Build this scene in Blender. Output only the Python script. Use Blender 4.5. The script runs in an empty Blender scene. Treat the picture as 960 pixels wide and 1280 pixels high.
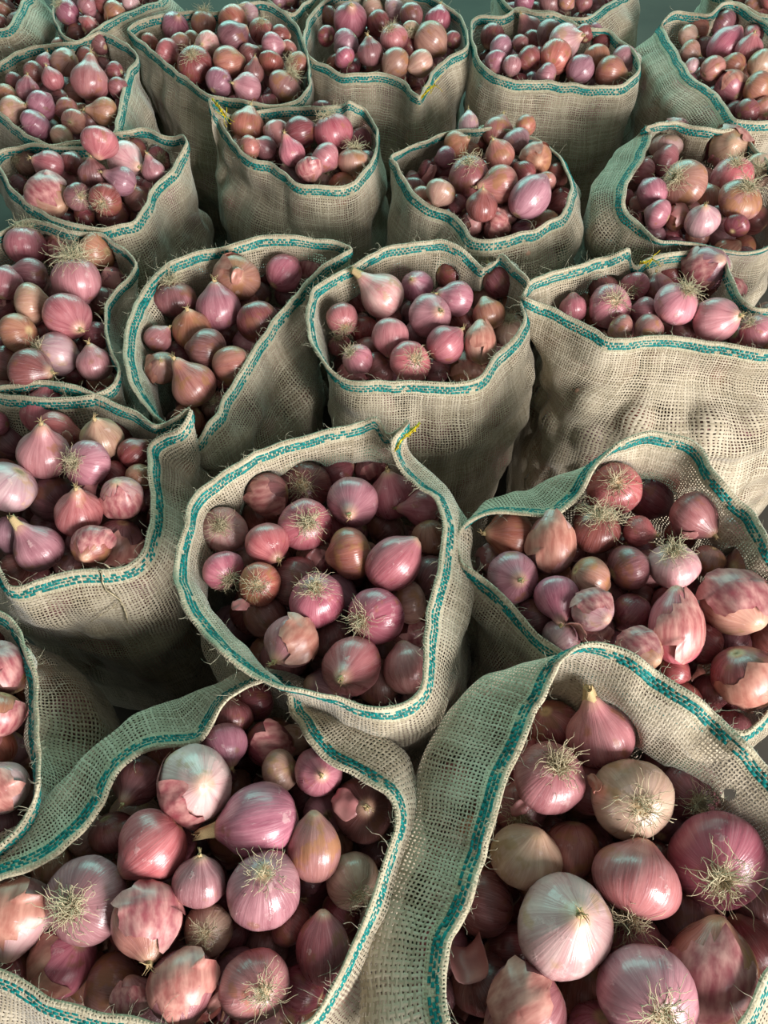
import bpy, math, random
import numpy as np
from mathutils import Vector, Matrix, Quaternion, noise

random.seed(7)
rng = np.random.default_rng(7)
S = bpy.context.scene
COL = S.collection

# ------------------------------------------------------------------ camera
IMG_W, IMG_H, F_PX = 960, 1280, 985.0
PITCH = math.radians(56.0)
CAM = np.array([0.0, 0.0, 1.44])
cam_d = bpy.data.cameras.new('camera')
cam_d.sensor_fit = 'VERTICAL'
cam_d.sensor_height = 36.0
cam_d.lens = 36.0 * F_PX / IMG_H
cam_d.clip_start = 0.02
cam_o = bpy.data.objects.new('camera', cam_d)
COL.objects.link(cam_o)
cam_o.location = CAM
cam_o.rotation_euler = (math.pi / 2 - PITCH, 0, 0)
S.camera = cam_o

S.view_settings.view_transform = 'Standard'
S.view_settings.look = 'None'
S.view_settings.gamma = 1.0
S.view_settings.use_curve_mapping = False
S.view_settings.exposure = 0.28

# ------------------------------------------------------------------ light
w = bpy.data.worlds.new('shed_air')
S.world = w
w.use_nodes = True
bg = w.node_tree.nodes['Background']
bg.inputs['Color'].default_value = (0.80, 0.88, 0.84, 1)
bg.inputs['Strength'].default_value = 0.21


def area_light(name, loc, target, sx, sy, power, color):
    l = bpy.data.lights.new(name, 'AREA')
    l.shape = 'RECTANGLE'
    l.size, l.size_y = sx, sy
    l.energy = power
    l.color = color
    o = bpy.data.objects.new(name, l)
    COL.objects.link(o)
    o.location = loc
    d = Vector(target) - Vector(loc)
    o.rotation_euler = d.to_track_quat('-Z', 'Z').to_euler()
    return o


# the wide shed doorway behind the photographer, to the right
area_light('doorway_daylight', (2.3, -2.4, 1.75), (0.1, 0.9, 0.60), 1.6, 1.7, 320, (1.0, 0.97, 0.94))
# daylight through green sheeting at the far end of the shed
area_light('green_sheet_daylight', (-0.5, 5.2, 2.5), (0, 1.6, 0.6), 5.0, 2.2, 210, (0.42, 1.0, 0.88))

# ------------------------------------------------------------------ maths
RIGHT = np.array([1.0, 0, 0])
UP = np.array([0, math.sin(PITCH), math.cos(PITCH)])
BACK = np.array([0, -math.cos(PITCH), math.sin(PITCH)])      # towards the camera


def ray(px, py):
    return RIGHT * ((px - IMG_W / 2) / F_PX) - UP * ((py - IMG_H / 2) / F_PX) - BACK


def at_z(px, py, z):
    d = ray(px, py)
    return CAM + d * ((z - CAM[2]) / d[2])


def project(p):
    q = p - CAM
    dep = -(q @ BACK)
    return IMG_W / 2 + F_PX * (q @ RIGHT) / dep, IMG_H / 2 - F_PX * (q @ UP) / dep, dep


def lin(r, g, b):
    f = lambda c: (c / 255 / 12.92) if c / 255 <= 0.04045 else ((c / 255 + 0.055) / 1.055) ** 2.4
    return (f(r), f(g), f(b), 1)


# ------------------------------------------------------------------ node helpers
class NT:
    def __init__(self, name):
        self.m = bpy.data.materials.new(name)
        self.m.use_nodes = True
        self.t = self.m.node_tree
        self.b = self.t.nodes['Principled BSDF']

    def n(self, kind, **kw):
        nd = self.t.nodes.new(kind)
        for k, v in kw.items():
            setattr(nd, k, v)
        return nd

    def link(self, a, b):
        self.t.links.new(a, b)

    def put(self, sock, v):
        if hasattr(v, 'is_output') or isinstance(v, bpy.types.NodeSocket):
            self.link(v, sock)
        else:
            sock.default_value = v

    def math(self, op, a, b=None, c=None, clamp=False):
        nd = self.n('ShaderNodeMath', operation=op, use_clamp=clamp)
        for i, v in enumerate((a, b, c)):
            if v is not None:
                self.put(nd.inputs[i], v)
        return nd.outputs[0]

    def vmath(self, op, a, b=None):
        nd = self.n('ShaderNodeVectorMath', operation=op)
        self.put(nd.inputs[0], a)
        if b is not None:
            self.put(nd.inputs[1], b)
        return nd.outputs[0]

    def mix(self, fac, a, b):
        nd = self.n('ShaderNodeMix', data_type='RGBA')
        self.put(nd.inputs[0], fac)
        self.put(nd.inputs[6], a)
        self.put(nd.inputs[7], b)
        return nd.outputs[2]

    def noise(self, vec, scale, detail=2.0, rough=0.5):
        nd = self.n('ShaderNodeTexNoise')
        self.put(nd.inputs['Vector'], vec)
        nd.inputs['Scale'].default_value = scale
        nd.inputs['Detail'].default_value = detail
        nd.inputs['Roughness'].default_value = rough
        return nd.outputs['Fac']

    def smooth(self, x, lo, hi):
        nd = self.n('ShaderNodeMapRange', interpolation_type='SMOOTHSTEP')
        self.put(nd.inputs[0], x)
        nd.inputs[1].default_value = lo
        nd.inputs[2].default_value = hi
        return nd.outputs[0]

    def bump(self, h, strength, dist):
        nd = self.n('ShaderNodeBump')
        nd.inputs['Strength'].default_value = strength
        nd.inputs['Distance'].default_value = dist
        self.put(nd.inputs['Height'], h)
        self.link(nd.outputs[0], self.b.inputs['Normal'])


# ------------------------------------------------------------------ materials
def burlap_material(name, openness=0.58, pitch=0.0046, light=(190, 178, 157), dark=(138, 126, 104)):
    k = NT(name)
    uv = k.n('ShaderNodeUVMap').outputs[0]
    oi = k.n('ShaderNodeObjectInfo').outputs['Random']
    wob = k.n('ShaderNodeTexNoise')
    k.link(uv, wob.inputs['Vector'])
    wob.inputs['Scale'].default_value = 38
    wob.inputs['Detail'].default_value = 3
    off = k.vmath('SCALE', k.vmath('SUBTRACT', wob.outputs['Color'], (0.5, 0.5, 0.5)))
    off.node.inputs['Scale'].default_value = 0.0065
    wob2 = k.n('ShaderNodeTexNoise')
    k.link(uv, wob2.inputs['Vector'])
    wob2.inputs['Scale'].default_value = 260
    wob2.inputs['Detail'].default_value = 1
    off2 = k.vmath('SCALE', k.vmath('SUBTRACT', wob2.outputs['Color'], (0.5, 0.5, 0.5)))
    off2.node.inputs['Scale'].default_value = 0.0016
    p = k.vmath('ADD', k.vmath('ADD', uv, off), off2)
    sp = k.n('ShaderNodeSeparateXYZ')
    k.link(p, sp.inputs[0])
    fu = k.math('MULTIPLY', sp.outputs[0], 1 / pitch)
    fv = k.math('MULTIPLY', sp.outputs[1], 1 / pitch)
    su = k.math('ABSOLUTE', k.math('SINE', k.math('MULTIPLY', fu, math.pi)))
    sv = k.math('ABSOLUTE', k.math('SINE', k.math('MULTIPLY', fv, math.pi)))
    # over / under of a plain weave
    chk = k.math('GREATER_THAN', k.math('SINE', k.math('MULTIPLY', k.math('ADD', k.math('FLOOR', fu), k.math('FLOOR', fv)), math.pi)), 0.0)
    par = k.math('MODULO', k.math('ABSOLUTE', k.math('ADD', k.math('FLOOR', fu), k.math('FLOOR', fv))), 2.0)
    hu = k.math('MULTIPLY', su, k.math('MULTIPLY_ADD', par, 0.35, 0.65))
    hv = k.math('MULTIPLY', sv, k.math('MULTIPLY_ADD', par, -0.35, 1.0))
    h = k.math('MAXIMUM', hu, hv)
    # thread by thread shade: noise stretched along the warp and along the weft
    cu = k.n('ShaderNodeCombineXYZ'); k.link(k.math('FLOOR', fu), cu.inputs[0]); k.link(k.math('MULTIPLY', fv, 0.05), cu.inputs[1]); k.link(k.math('MULTIPLY', oi, 90.0), cu.inputs[2])
    cv = k.n('ShaderNodeCombineXYZ'); k.link(k.math('MULTIPLY', fu, 0.05), cv.inputs[0]); k.link(k.math('FLOOR', fv), cv.inputs[1]); k.link(k.math('MULTIPLY', oi, 70.0), cv.inputs[2])
    nu = k.noise(cu.outputs[0], 0.9, 1)
    nv = k.noise(cv.outputs[0], 0.9, 1)
    thr = k.mix(k.math('GREATER_THAN', hu, hv), nv, nu)
    patch = k.noise(uv, 9.0, 3)
    fac = k.math('ADD', k.math('MULTIPLY', k.smooth(thr, 0.3, 0.7), 0.65), k.math('MULTIPLY', k.smooth(patch, 0.3, 0.7), 0.35))
    c = k.mix(fac, lin(*dark), lin(*light))
    grime = k.smooth(k.noise(uv, 4.2, 4), 0.52, 0.75)
    c = k.mix(k.math('MULTIPLY', grime, 0.35), c, lin(128, 112, 84))
    k.link(c, k.b.inputs['Base Color'])
    k.b.inputs['Roughness'].default_value = 0.85
    k.b.inputs['Specular IOR Level'].default_value = 0.15
    k.b.inputs['Sheen Weight'].default_value = 0.25
    k.bump(h, 0.6, 0.0012)
    # the open meshes between the yarns
    loose = k.math('MULTIPLY_ADD', k.smooth(k.noise(uv, 14.0, 3), 0.3, 0.72), 0.50, openness - 0.22)
    solid = k.math('GREATER_THAN', k.math('MAXIMUM', su, sv), loose)
    tear = k.math('ADD', k.n('ShaderNodeAttribute', attribute_name='tear').outputs['Fac'], k.math('MULTIPLY', k.math('SUBTRACT', k.noise(uv, 320.0, 2), 0.5), 0.9))
    solid = k.math('MULTIPLY', solid, k.math('LESS_THAN', tear, 0.55))
    k.link(solid, k.b.inputs['Alpha'])
    return k.m


def fibre_material(name, rgb, rough=0.8):
    k = NT(name)
    tc = k.n('ShaderNodeTexCoord').outputs['Object']
    n = k.noise(tc, 220, 2)
    d = tuple(c * 0.62 for c in rgb)
    k.link(k.mix(k.smooth(n, 0.3, 0.7), lin(*d), lin(*rgb)), k.b.inputs['Base Color'])
    k.b.inputs['Roughness'].default_value = rough
    k.b.inputs['Specular IOR Level'].default_value = 0.2
    return k.m


def onion_material(name, a, b, dry, dry_amt, pale_amt):
    """a, b: streak colours of the skin; dry: papery outer skin; attribute 'loc' holds bulb coordinates"""
    k = NT(name)
    loc = k.n('ShaderNodeAttribute', attribute_name='loc').outputs['Vector']
    rn = k.math('FRACT', k.math('ADD', k.n('ShaderNodeObjectInfo').outputs['Random'], k.n('ShaderNodeAttribute', attribute_name='rnd').outputs['Fac']))
    sp = k.n('ShaderNodeSeparateXYZ'); k.link(loc, sp.inputs[0])
    x, y, z = sp.outputs
    ln = k.math('MAXIMUM', k.math('SQRT', k.math('ADD', k.math('MULTIPLY', x, x), k.math('MULTIPLY', y, y))), 0.02)
    nx, ny = k.math('DIVIDE', x, ln), k.math('DIVIDE', y, ln)
    seed = k.math('MULTIPLY', rn, 57.0)

    def mer(fr, fz):
        c = k.n('ShaderNodeCombineXYZ')
        k.link(k.math('MULTIPLY_ADD', nx, fr, seed), c.inputs[0])
        k.link(k.math('MULTIPLY', ny, fr), c.inputs[1])
        k.link(k.math('MULTIPLY', z, fz), c.inputs[2])
        return c.outputs[0]
    streak = k.noise(mer(2.2, 0.6), 1.6, 4, 0.6)
    vein = k.noise(mer(9.0, 0.35), 1.5, 2)
    sv = k.n('ShaderNodeCombineXYZ'); k.link(seed, sv.inputs[0]); k.link(k.math('MULTIPLY', rn, 23.0), sv.inputs[1])
    off = k.vmath('ADD', loc, sv.outputs[0])
    blot = k.noise(off, 1.15, 3, 0.6)
    blot2 = k.noise(off, 2.1, 4, 0.62)
    c = k.mix(k.smooth(streak, 0.12, 0.88), lin(*a), lin(*b))
    hs = k.n('ShaderNodeHueSaturation')
    k.link(k.math('MULTIPLY_ADD', rn, 0.03, 0.487), hs.inputs['Hue'])
    k.link(k.math('MULTIPLY_ADD', k.math('FRACT', k.math('MULTIPLY', rn, 7.0)), 0.34, 0.80), hs.inputs['Value'])
    k.link(k.math('MULTIPLY_ADD', k.math('FRACT', k.math('MULTIPLY', rn, 13.0)), 0.28, 0.73), hs.inputs['Saturation'])
    k.link(c, hs.inputs['Color'])
    c = hs.outputs[0]
    line = k.smooth(k.math('ABSOLUTE', k.math('SUBTRACT', vein, 0.5)), 0.035, 0.0)
    c = k.mix(k.math('MULTIPLY', line, 0.16), c, lin(226, 186, 190))
    dry_m = k.smooth(blot, 0.66 - dry_amt * 0.32, 0.74 - dry_amt * 0.26)
    c = k.mix(k.math('MULTIPLY', dry_m, 0.8), c, k.mix(streak, lin(*[v * 0.75 for v in dry]), lin(*dry)))
    pale_m = k.smooth(blot2, 0.68 - pale_amt * 0.25, 0.76 - pale_amt * 0.25)
    c = k.mix(k.math('MULTIPLY', pale_m, 0.32), c, lin(226, 196, 192))
    neck = k.smooth(k.math('MULTIPLY', ln, k.math('GREATER_THAN', z, 0.4)), 0.42, 0.12)
    neck = k.math('MULTIPLY', neck, k.math('GREATER_THAN', z, 0.4))
    c = k.mix(k.math('MULTIPLY', neck, 0.65), c, lin(208, 166, 138))
    root = k.smooth(k.math('MULTIPLY', ln, k.math('LESS_THAN', z, 0.0)), 0.34, 0.10)
    root = k.math('MULTIPLY', root, k.math('LESS_THAN', z, -0.3))
    c = k.mix(k.math('MULTIPLY', root, 0.8), c, lin(196, 168, 124))
    k.link(c, k.b.inputs['Base Color'])
    k.link(k.math('MULTIPLY_ADD', streak, 0.28, k.math('MULTIPLY', dry_m, 0.12)), k.b.inputs['Roughness'])
    k.b.inputs['Roughness'].default_value = 0.3
    ro = k.math('ADD', k.math('MULTIPLY', streak, 0.22), k.math('MULTIPLY_ADD', dry_m, 0.14, 0.19))
    k.link(ro, k.b.inputs['Roughness'])
    k.b.inputs['Specular IOR Level'].default_value = 0.55
    hgt = k.math('ADD', k.math('MULTIPLY', vein, 0.6), k.math('ADD', k.math('MULTIPLY', pale_m, 0.25), k.math('MULTIPLY', blot2, 0.8)))
    k.bump(hgt, 0.35, 0.0022)
    return k.m


M_BURLAP = burlap_material('loose_jute_weave')
M_HEM = burlap_material('hem_jute_weave', openness=0.34, pitch=0.0040, light=(190, 181, 156), dark=(142, 132, 108))
M_TEAL = fibre_material('teal_yarn', (6, 124, 120), 0.6)
M_JUTE = fibre_material('jute_fibre', (196, 190, 164))
M_ROOT = fibre_material('dry_root', (224, 208, 172))
M_NECK = fibre_material('dry_neck', (212, 184, 136))
M_YELLOW = fibre_material('yellow_thread', (222, 196, 40), 0.6)
ONION_M = {
    'K': onion_material('onion_pink', (152, 62, 78), (200, 118, 126), (178, 112, 88), 0.18, 0.25),
    'P': onion_material('onion_purple', (136, 64, 82), (186, 118, 130), (164, 112, 98), 0.12, 0.32),
    'C': onion_material('onion_copper', (142, 72, 60), (186, 118, 96), (178, 122, 82), 0.45, 0.12),
    'T': onion_material('onion_tan', (160, 102, 82), (204, 158, 130), (188, 148, 106), 0.35, 0.25),
    'W': onion_material('onion_pale', (178, 104, 114), (216, 170, 166), (206, 164, 136), 0.30, 0.45),
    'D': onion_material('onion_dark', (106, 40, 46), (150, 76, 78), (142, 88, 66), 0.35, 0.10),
}
COLOUR_WORD = {'K': 'pink', 'P': 'purple', 'C': 'coppery brown', 'T': 'tan', 'W': 'pale', 'D': 'dark red'}


def skin_material():
    k = NT('papery_onion_skin')
    tc = k.n('ShaderNodeTexCoord').outputs['Object']
    oi = k.n('ShaderNodeObjectInfo').outputs['Random']
    n = k.noise(k.vmath('MULTIPLY', tc, (3.0, 3.0, 0.8)), 1.6, 4)
    c = k.mix(k.smooth(n, 0.25, 0.75), lin(150, 74, 82), lin(206, 150, 144))
    c = k.mix(k.math('MULTIPLY', k.smooth(oi, 0.5, 0.9), 0.6), c, k.mix(n, lin(150, 92, 72), lin(200, 150, 122)))
    k.link(c, k.b.inputs['Base Color'])
    k.b.inputs['Roughness'].default_value = 0.38
    k.bump(n, 0.25, 0.002)
    return k.m


M_SKIN = skin_material()


def floor_material():
    k = NT('dusty_concrete')
    tc = k.n('ShaderNodeTexCoord').outputs['Object']
    n = k.noise(tc, 6, 6)
    k.link(k.mix(n, lin(44, 40, 35), lin(70, 64, 56)), k.b.inputs['Base Color'])
    k.b.inputs['Roughness'].default_value = 0.9
    k.bump(n, 0.3, 0.01)
    return k.m


# ------------------------------------------------------------------ mesh helpers
def mesh_from(name, v, f, mat=None, uv=None, smooth=True):
    me = bpy.data.meshes.new(name)
    me.from_pydata([tuple(p) for p in v], [], [tuple(q) for q in f])
    if uv is not None:
        lay = me.uv_layers.new(name='UVMap')
        li = np.empty(len(me.loops), dtype=np.int32)
        me.loops.foreach_get('vertex_index', li)
        if isinstance(uv, tuple):                       # per-loop array given
            lay.data.foreach_set('uv', np.asarray(uv[0], dtype=np.float32).ravel())
        else:
            lay.data.foreach_set('uv', np.asarray(uv, dtype=np.float32)[li].ravel())
    if smooth:
        me.polygons.foreach_set('use_smooth', np.ones(len(me.polygons), dtype=bool))
    if mat:
        me.materials.append(mat)
    me.update()
    return me


def obj(name, me, parent=None):
    o = bpy.data.objects.new(name, me)
    COL.objects.link(o)
    if parent is not None:
        o.parent = parent
    return o


def tag(o, label=None, cat=None, group=None, kind=None):
    if label: o['label'] = label
    if cat: o['category'] = cat
    if group: o['group'] = group
    if kind: o['kind'] = kind
    return o


class Strands:
    """thin three-sided tubes collected into one mesh"""
    def __init__(self):
        self.v, self.f = [], []

    def add(self, pts, r0, r1=None):
        r1 = r0 if r1 is None else r1
        n = len(pts)
        base = len(self.v)
        for i, p in enumerate(pts):
            p = np.asarray(p)
            t = np.asarray(pts[min(i + 1, n - 1)]) - np.asarray(pts[max(i - 1, 0)])
            t = t / (np.linalg.norm(t) + 1e-9)
            a = np.cross(t, (0.31, 0.77, 0.55)); a /= np.linalg.norm(a) + 1e-9
            b = np.cross(t, a)
            r = r0 + (r1 - r0) * i / (n - 1)
            for q in range(3):
                an = q * 2.0944
                self.v.append(p + r * (math.cos(an) * a + math.sin(an) * b))
        for i in range(n - 1):
            for q in range(3):
                q2 = (q + 1) % 3
                A = base + i * 3
                self.f.append((A + q, A + q2, A + 3 + q2, A + 3 + q))
        self.f.append((base, base + 2, base + 1))
        e = base + (n - 1) * 3
        self.f.append((e, e + 1, e + 2))

    def mesh(self, name, mat):
        return mesh_from(name, self.v, self.f, mat)


def curl(p, d, length, n, wild, rg, pull=(0, 0, 0)):
    pts = [np.array(p, float)]
    d = np.array(d, float); d /= np.linalg.norm(d) + 1e-9
    for i in range(n):
        d = d + rg.normal(0, wild, 3) + np.asarray(pull)
        d /= np.linalg.norm(d) + 1e-9
        pts.append(pts[-1] + d * (length / n))
    return pts


# ------------------------------------------------------------------ the floor
fl = mesh_from('floor', [(-3, -2, 0), (3, -2, 0), (3, 5, 0), (-3, 5, 0)], [(0, 1, 2, 3)], floor_material(), smooth=False)
tag(obj('floor', fl), kind='structure')

# ------------------------------------------------------------------ sack data
# rim points traced round each mouth: x y [rise in cm, lean in tenths]; lean > 0: the collar
# slopes outwards below the hem, < 0: it slopes inwards. A bare x y repeats the values before it.
ZRIM = 0.62
SACKS = {
'yellow': dict(drop=0.036, rim="""440 532 3 -2; 385 545; 350 554; 320 566; 292 582 3 -3; 267 600; 247 614 3 -4; 235 635; 229 660; 221 690 3 -5;
 216 717; 224 742 4 -6; 235 768; 250 790; 275 815 5 -6; 300 832; 325 850 5 -4; 350 860; 380 864 5 -2; 407 869 4 0; 440 880 3 2; 475 886; 500 880 2 4; 520 869;
 530 850 2 6; 531 820; 532 790; 536 762; 544 730; 550 695; 555 662 2 7; 550 635; 540 620; 520 607 2 8; 500 587; 491 565 3 6; 493 548 4 5; 503 534 5 4; 511 527 5 2; 498 538 4 0;
 483 540 3 -2; 471 522 4 -2; 455 528 3 -2"""),
'tucked': dict(drop=0.034, rim="""0 1099 0 10; 37 1088; 70 1068; 85 1053; 107 1032; 130 1005; 140 982 0 9; 152 957; 175 941; 212 934; 240 931; 252 925; 265 902 0 8; 280 877; 293 866; 318 855 -2 6; 340 850 -3 4;
 360 866 -2 7; 365 892; 382 920 0 9; 400 942; 420 957; 440 967; 465 982; 485 993; 495 1010 0 7; 496 1032 0 5; 487 1060 0 3; 480 1085; 465 1130; 440 1180; 421 1220; 402 1260; 375 1282 0 3;
 330 1292; 260 1288; 190 1278 0 6; 150 1272; 100 1262; 62 1248; 37 1230; 0 1212; -35 1185 0 8; -45 1150; -30 1118"""),
'torn': dict(drop=0.059, collar=0.105, rim="""615 1042 2 9; 627 995; 640 955; 657 920 3 9; 670 892; 682 872 4 8; 690 847; 702 827 6 5; 720 812 7 0; 740 806 7 -3; 760 806; 780 812 7 -4; 800 824; 820 837 6 -5; 845 854; 875 873;
 895 892 5 -5; 915 911; 935 933; 960 961 4 -5; 1000 1015 3 -4; 1025 1090 2 0; 1010 1160 1 4; 975 1200 0 6; 958 1214; 945 1238; 930 1275; 905 1315; 840 1345; 760 1355; 680 1350; 610 1330 0 8; 570 1300; 561 1275 0 9; 555 1240; 556 1210; 562 1180; 575 1157; 592 1112 1 9; 606 1075"""),
'arched': dict(drop=0.040, rim="""571 682 0 -2; 575 666; 587 652 0 2; 605 644 0 6; 632 640 0 9; 655 642; 677 645; 697 642; 715 630 0 9; 732 607 1 9; 745 585 2 8; 760 567 3 4; 777 552 4 0; 797 544 4 -2; 815 540; 840 544; 865 552; 880 567 4 -3; 892 587;
 905 605; 920 622 3 -4; 940 637; 951 660; 965 685; 990 725 1 -3; 1003 785 0 0; 990 850 -2 3; 960 889 -3 4; 945 904; 928 914 -4 4; 895 905; 850 890 -4 4; 800 868; 750 842; 715 822 -3 3; 705 816; 685 802; 667 787 -2 3; 652 772; 630 746 -1 3; 610 727; 592 716 0 2; 577 703"""),
'string': dict(drop=0.034, rim="""0 484 0 -2; 25 480; 50 477; 75 479; 100 485; 125 495; 150 505; 175 519; 192 532 1 -1; 206 530; 222 519 3 2; 238 510 4 2; 226 533 3 2; 203 545 1 4; 188 556 0 6; 186 577; 189 610; 188 645 0 5; 181 680; 168 698; 153 708 0 4; 125 712; 100 715; 75 718; 50 727; 15 734; 4 715; -15 680 0 2; -50 620; -65 560; -40 505"""),
'copper': dict(drop=0.034, rim="""0 765 0 -3; 20 787; 32 810 1 -5; 41 830; 45 860; 46 892; 47 915; 48 947; 47 980 1 -4; 38 1010 0 0; 10 1050; -50 1085 0 3; -120 1090; -200 1040; -235 950; -220 850; -150 780; -70 752 0 -2"""),
'vgap': dict(drop=0.042, rim="""390 298 1 -2; 357 295; 330 295; 305 301; 275 309; 242 317; 215 327; 197 340 1 -4; 177 365 1 -6; 165 390; 157 415; 155 445; 162 475 1 -5; 178 503 0 -4; 196 522; 215 533 -1 -2; 232 541 -2 1; 244 552 -2 3; 254 545 -1 4; 262 530 0 3; 272 515; 285 490 0 3; 300 463; 322 430; 345 396; 375 362; 402 334; 425 320 1 2; 440 311 1 0; 420 301 1 -1"""),
'whiteneck': dict(drop=0.040, rim="""540 302 1 -1; 505 305; 485 309; 460 319; 435 335; 410 350 1 -3; 390 365; 384 390 1 -4; 385 415; 392 435; 407 455 1 -1; 430 473 0 2; 455 478; 475 476; 507 478; 535 478; 565 479; 587 476; 605 465 0 4; 620 442; 637 427; 650 412; 655 395 0 5; 652 376 0 3; 657 362 1 2; 660 350 2 0; 642 333; 627 317 2 -2; 618 327 1 -2; 605 335 0 -2; 592 325 0 -2; 577 309 1 -1; 555 302"""),
'sagging': dict(taper=0.0, grow=0.05, drop=0.040, rim="""654 367 1 -2; 665 351; 685 342; 710 336; 740 326; 760 321; 777 315 2 -2; 786 312; 790 326 0 -1; 797 334 -1 -1; 808 324 -1 -2; 830 318; 860 313; 893 313 0 -2; 906 325; 914 346; 924 367; 930 377 0 2; 946 386; 985 386 0 3; 1050 392; 1085 415; 1040 434; 965 437; 937 434; 906 429; 875 425; 843 422; 810 421; 780 424; 762 423; 742 410; 720 399; 700 390; 680 381; 662 374 1 1"""),
'fringe': dict(drop=0.030, rim="""0 289 0 -1; 20 280; 40 274; 65 281; 100 289; 125 292; 145 305; 162 317; 170 330 0 0; 160 347; 145 365; 134 380 0 -1; 131 400; 134 420; 142 443; 147 465; 140 482 0 2; 112 494; 60 498; 10 494; -35 478; -65 430; -65 365; -35 312"""),
'topped': dict(drop=0.024, rim="""0 189 0 -1; 30 181; 62 180; 95 177; 125 171; 150 166; 182 160; 200 169; 215 171; 230 169 1 -1; 233 180 1 0; 223 197 0 3; 215 212; 198 227; 187 242; 177 265; 160 279; 130 285; 105 282; 75 275; 50 262; 30 250; 15 235; 7 220; 0 208 0 2; -8 198 0 0"""),
'tied': dict(drop=0.024, rim="""312 142 0 -2; 350 135; 387 134; 425 132; 437 126 2 -1; 447 131 1 -1; 457 138 0 0; 469 157; 472 176 0 2; 467 197; 450 220; 435 230; 400 232; 375 230; 357 218; 337 203; 317 199; 300 185; 285 166; 272 147; 265 137 3 2; 262 124 4 2; 276 135 2 0; 290 145 0 -1"""),
'heaped': dict(drop=0.014, rim="""490 197 1 0; 510 185 1 4; 535 174; 560 165; 590 162 0 4; 620 161; 650 166; 676 177 0 6; 695 192; 707 212; 713 232 0 5; 710 250; 697 270 0 4; 665 287; 635 295; 605 300; 588 296; 577 278; 562 265; 540 257; 520 245; 508 227; 497 207 1 2"""),
'leaning': dict(drop=0.029, rim="""808 158 2 4; 814 167 1 8; 807 193 1 9; 792 217; 780 242; 785 265 0 6; 802 282 0 0; 821 299 0 -5; 845 302 0 -7; 874 305; 898 312; 925 317; 945 315; 965 306 0 -4; 985 285 0 0; 985 245; 962 206; 946 187; 931 170; 915 162 1 -2; 898 163; 874 158; 845 153"""),
'shaded': dict(drop=0.024, rim="""0 77 0 -2; 21 65; 42 58; 69 54; 92 52; 108 46; 125 40; 142 46; 160 57; 171 68 0 0; 169 76; 160 88 0 4; 154 108; 150 129; 146 150; 143 167; 120 180; 85 184; 50 176; 27 163; 10 149; 0 141; -25 115; -22 90"""),
'wideopen': dict(drop=0.024, rim="""160 36 0 -2; 176 26; 202 18; 236 14; 275 15; 291 8; 311 2; 332 3; 353 13; 369 29; 379 49; 384 72 0 0; 387 101; 379 119; 366 127; 343 131; 311 128; 285 122; 265 119; 246 109; 228 94 0 3; 207 78; 184 57; 168 46"""),
'folded': dict(drop=0.029, rim="""432 -10 0 -2; 404 2; 389 19; 381 41; 381 60 0 1; 389 74; 411 84; 432 93; 456 91; 478 91; 504 101; 518 116; 526 121; 532 106; 542 89 0 3; 562 70; 581 60; 585 43 0 0; 576 22; 554 5; 530 -8 0 -2; 490 -14"""),
'straight': dict(drop=0.026, rim="""590 27 0 -2; 600 20; 627 20; 645 10; 665 12; 695 16; 712 24; 730 34; 760 37; 775 49; 790 62; 799 77 0 0; 795 92 0 3; 780 104; 755 107; 720 105; 682 101; 652 100; 625 96; 605 82; 595 62; 590 42 0 0"""),
'bowed': dict(drop=0.026, rim="""832 24 1 2; 844 15 1 -2; 864 15; 885 17; 896 12; 903 4; 915 2; 930 7; 945 19; 962 30; 990 65 0 0; 998 115; 982 148; 960 153; 939 152; 920 150 0 4; 911 137 0 9; 898 121; 885 111; 870 101; 857 84; 847 67; 836 49; 828 33"""),
'bunched': dict(drop=0.024, rim="""66 8 0 0; 72 33; 83 47; 100 50; 118 37; 133 27 0 9; 165 13; 200 -3; 185 -40 0 0; 125 -52; 75 -32"""),
'cropped': dict(drop=0.024, rim="""-20 38 0 3; 0 37 0 6; 12 34 0 8; 19 18; 27 3; 36 -17 0 4; 10 -58; -60 -60; -95 -12; -65 28"""),
'hidden': dict(drop=0.019, rim="""622 -16 0 0; 628 -2; 637 10; 665 15; 700 18; 729 23 0 6; 750 11 0 9; 770 -2; 792 -22 0 4; 745 -52; 680 -56; 635 -38"""),
'corner': dict(drop=0.019, rim="""885 -18 0 0; 908 -2; 935 10; 965 20; 1012 18; 1022 -28; 955 -60; 900 -50"""),
'wedged': dict(drop=0.019, rim="""320 -24 0 0; 338 2; 364 17; 380 3; 400 -20; 395 -58; 330 -60"""),
}

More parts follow.
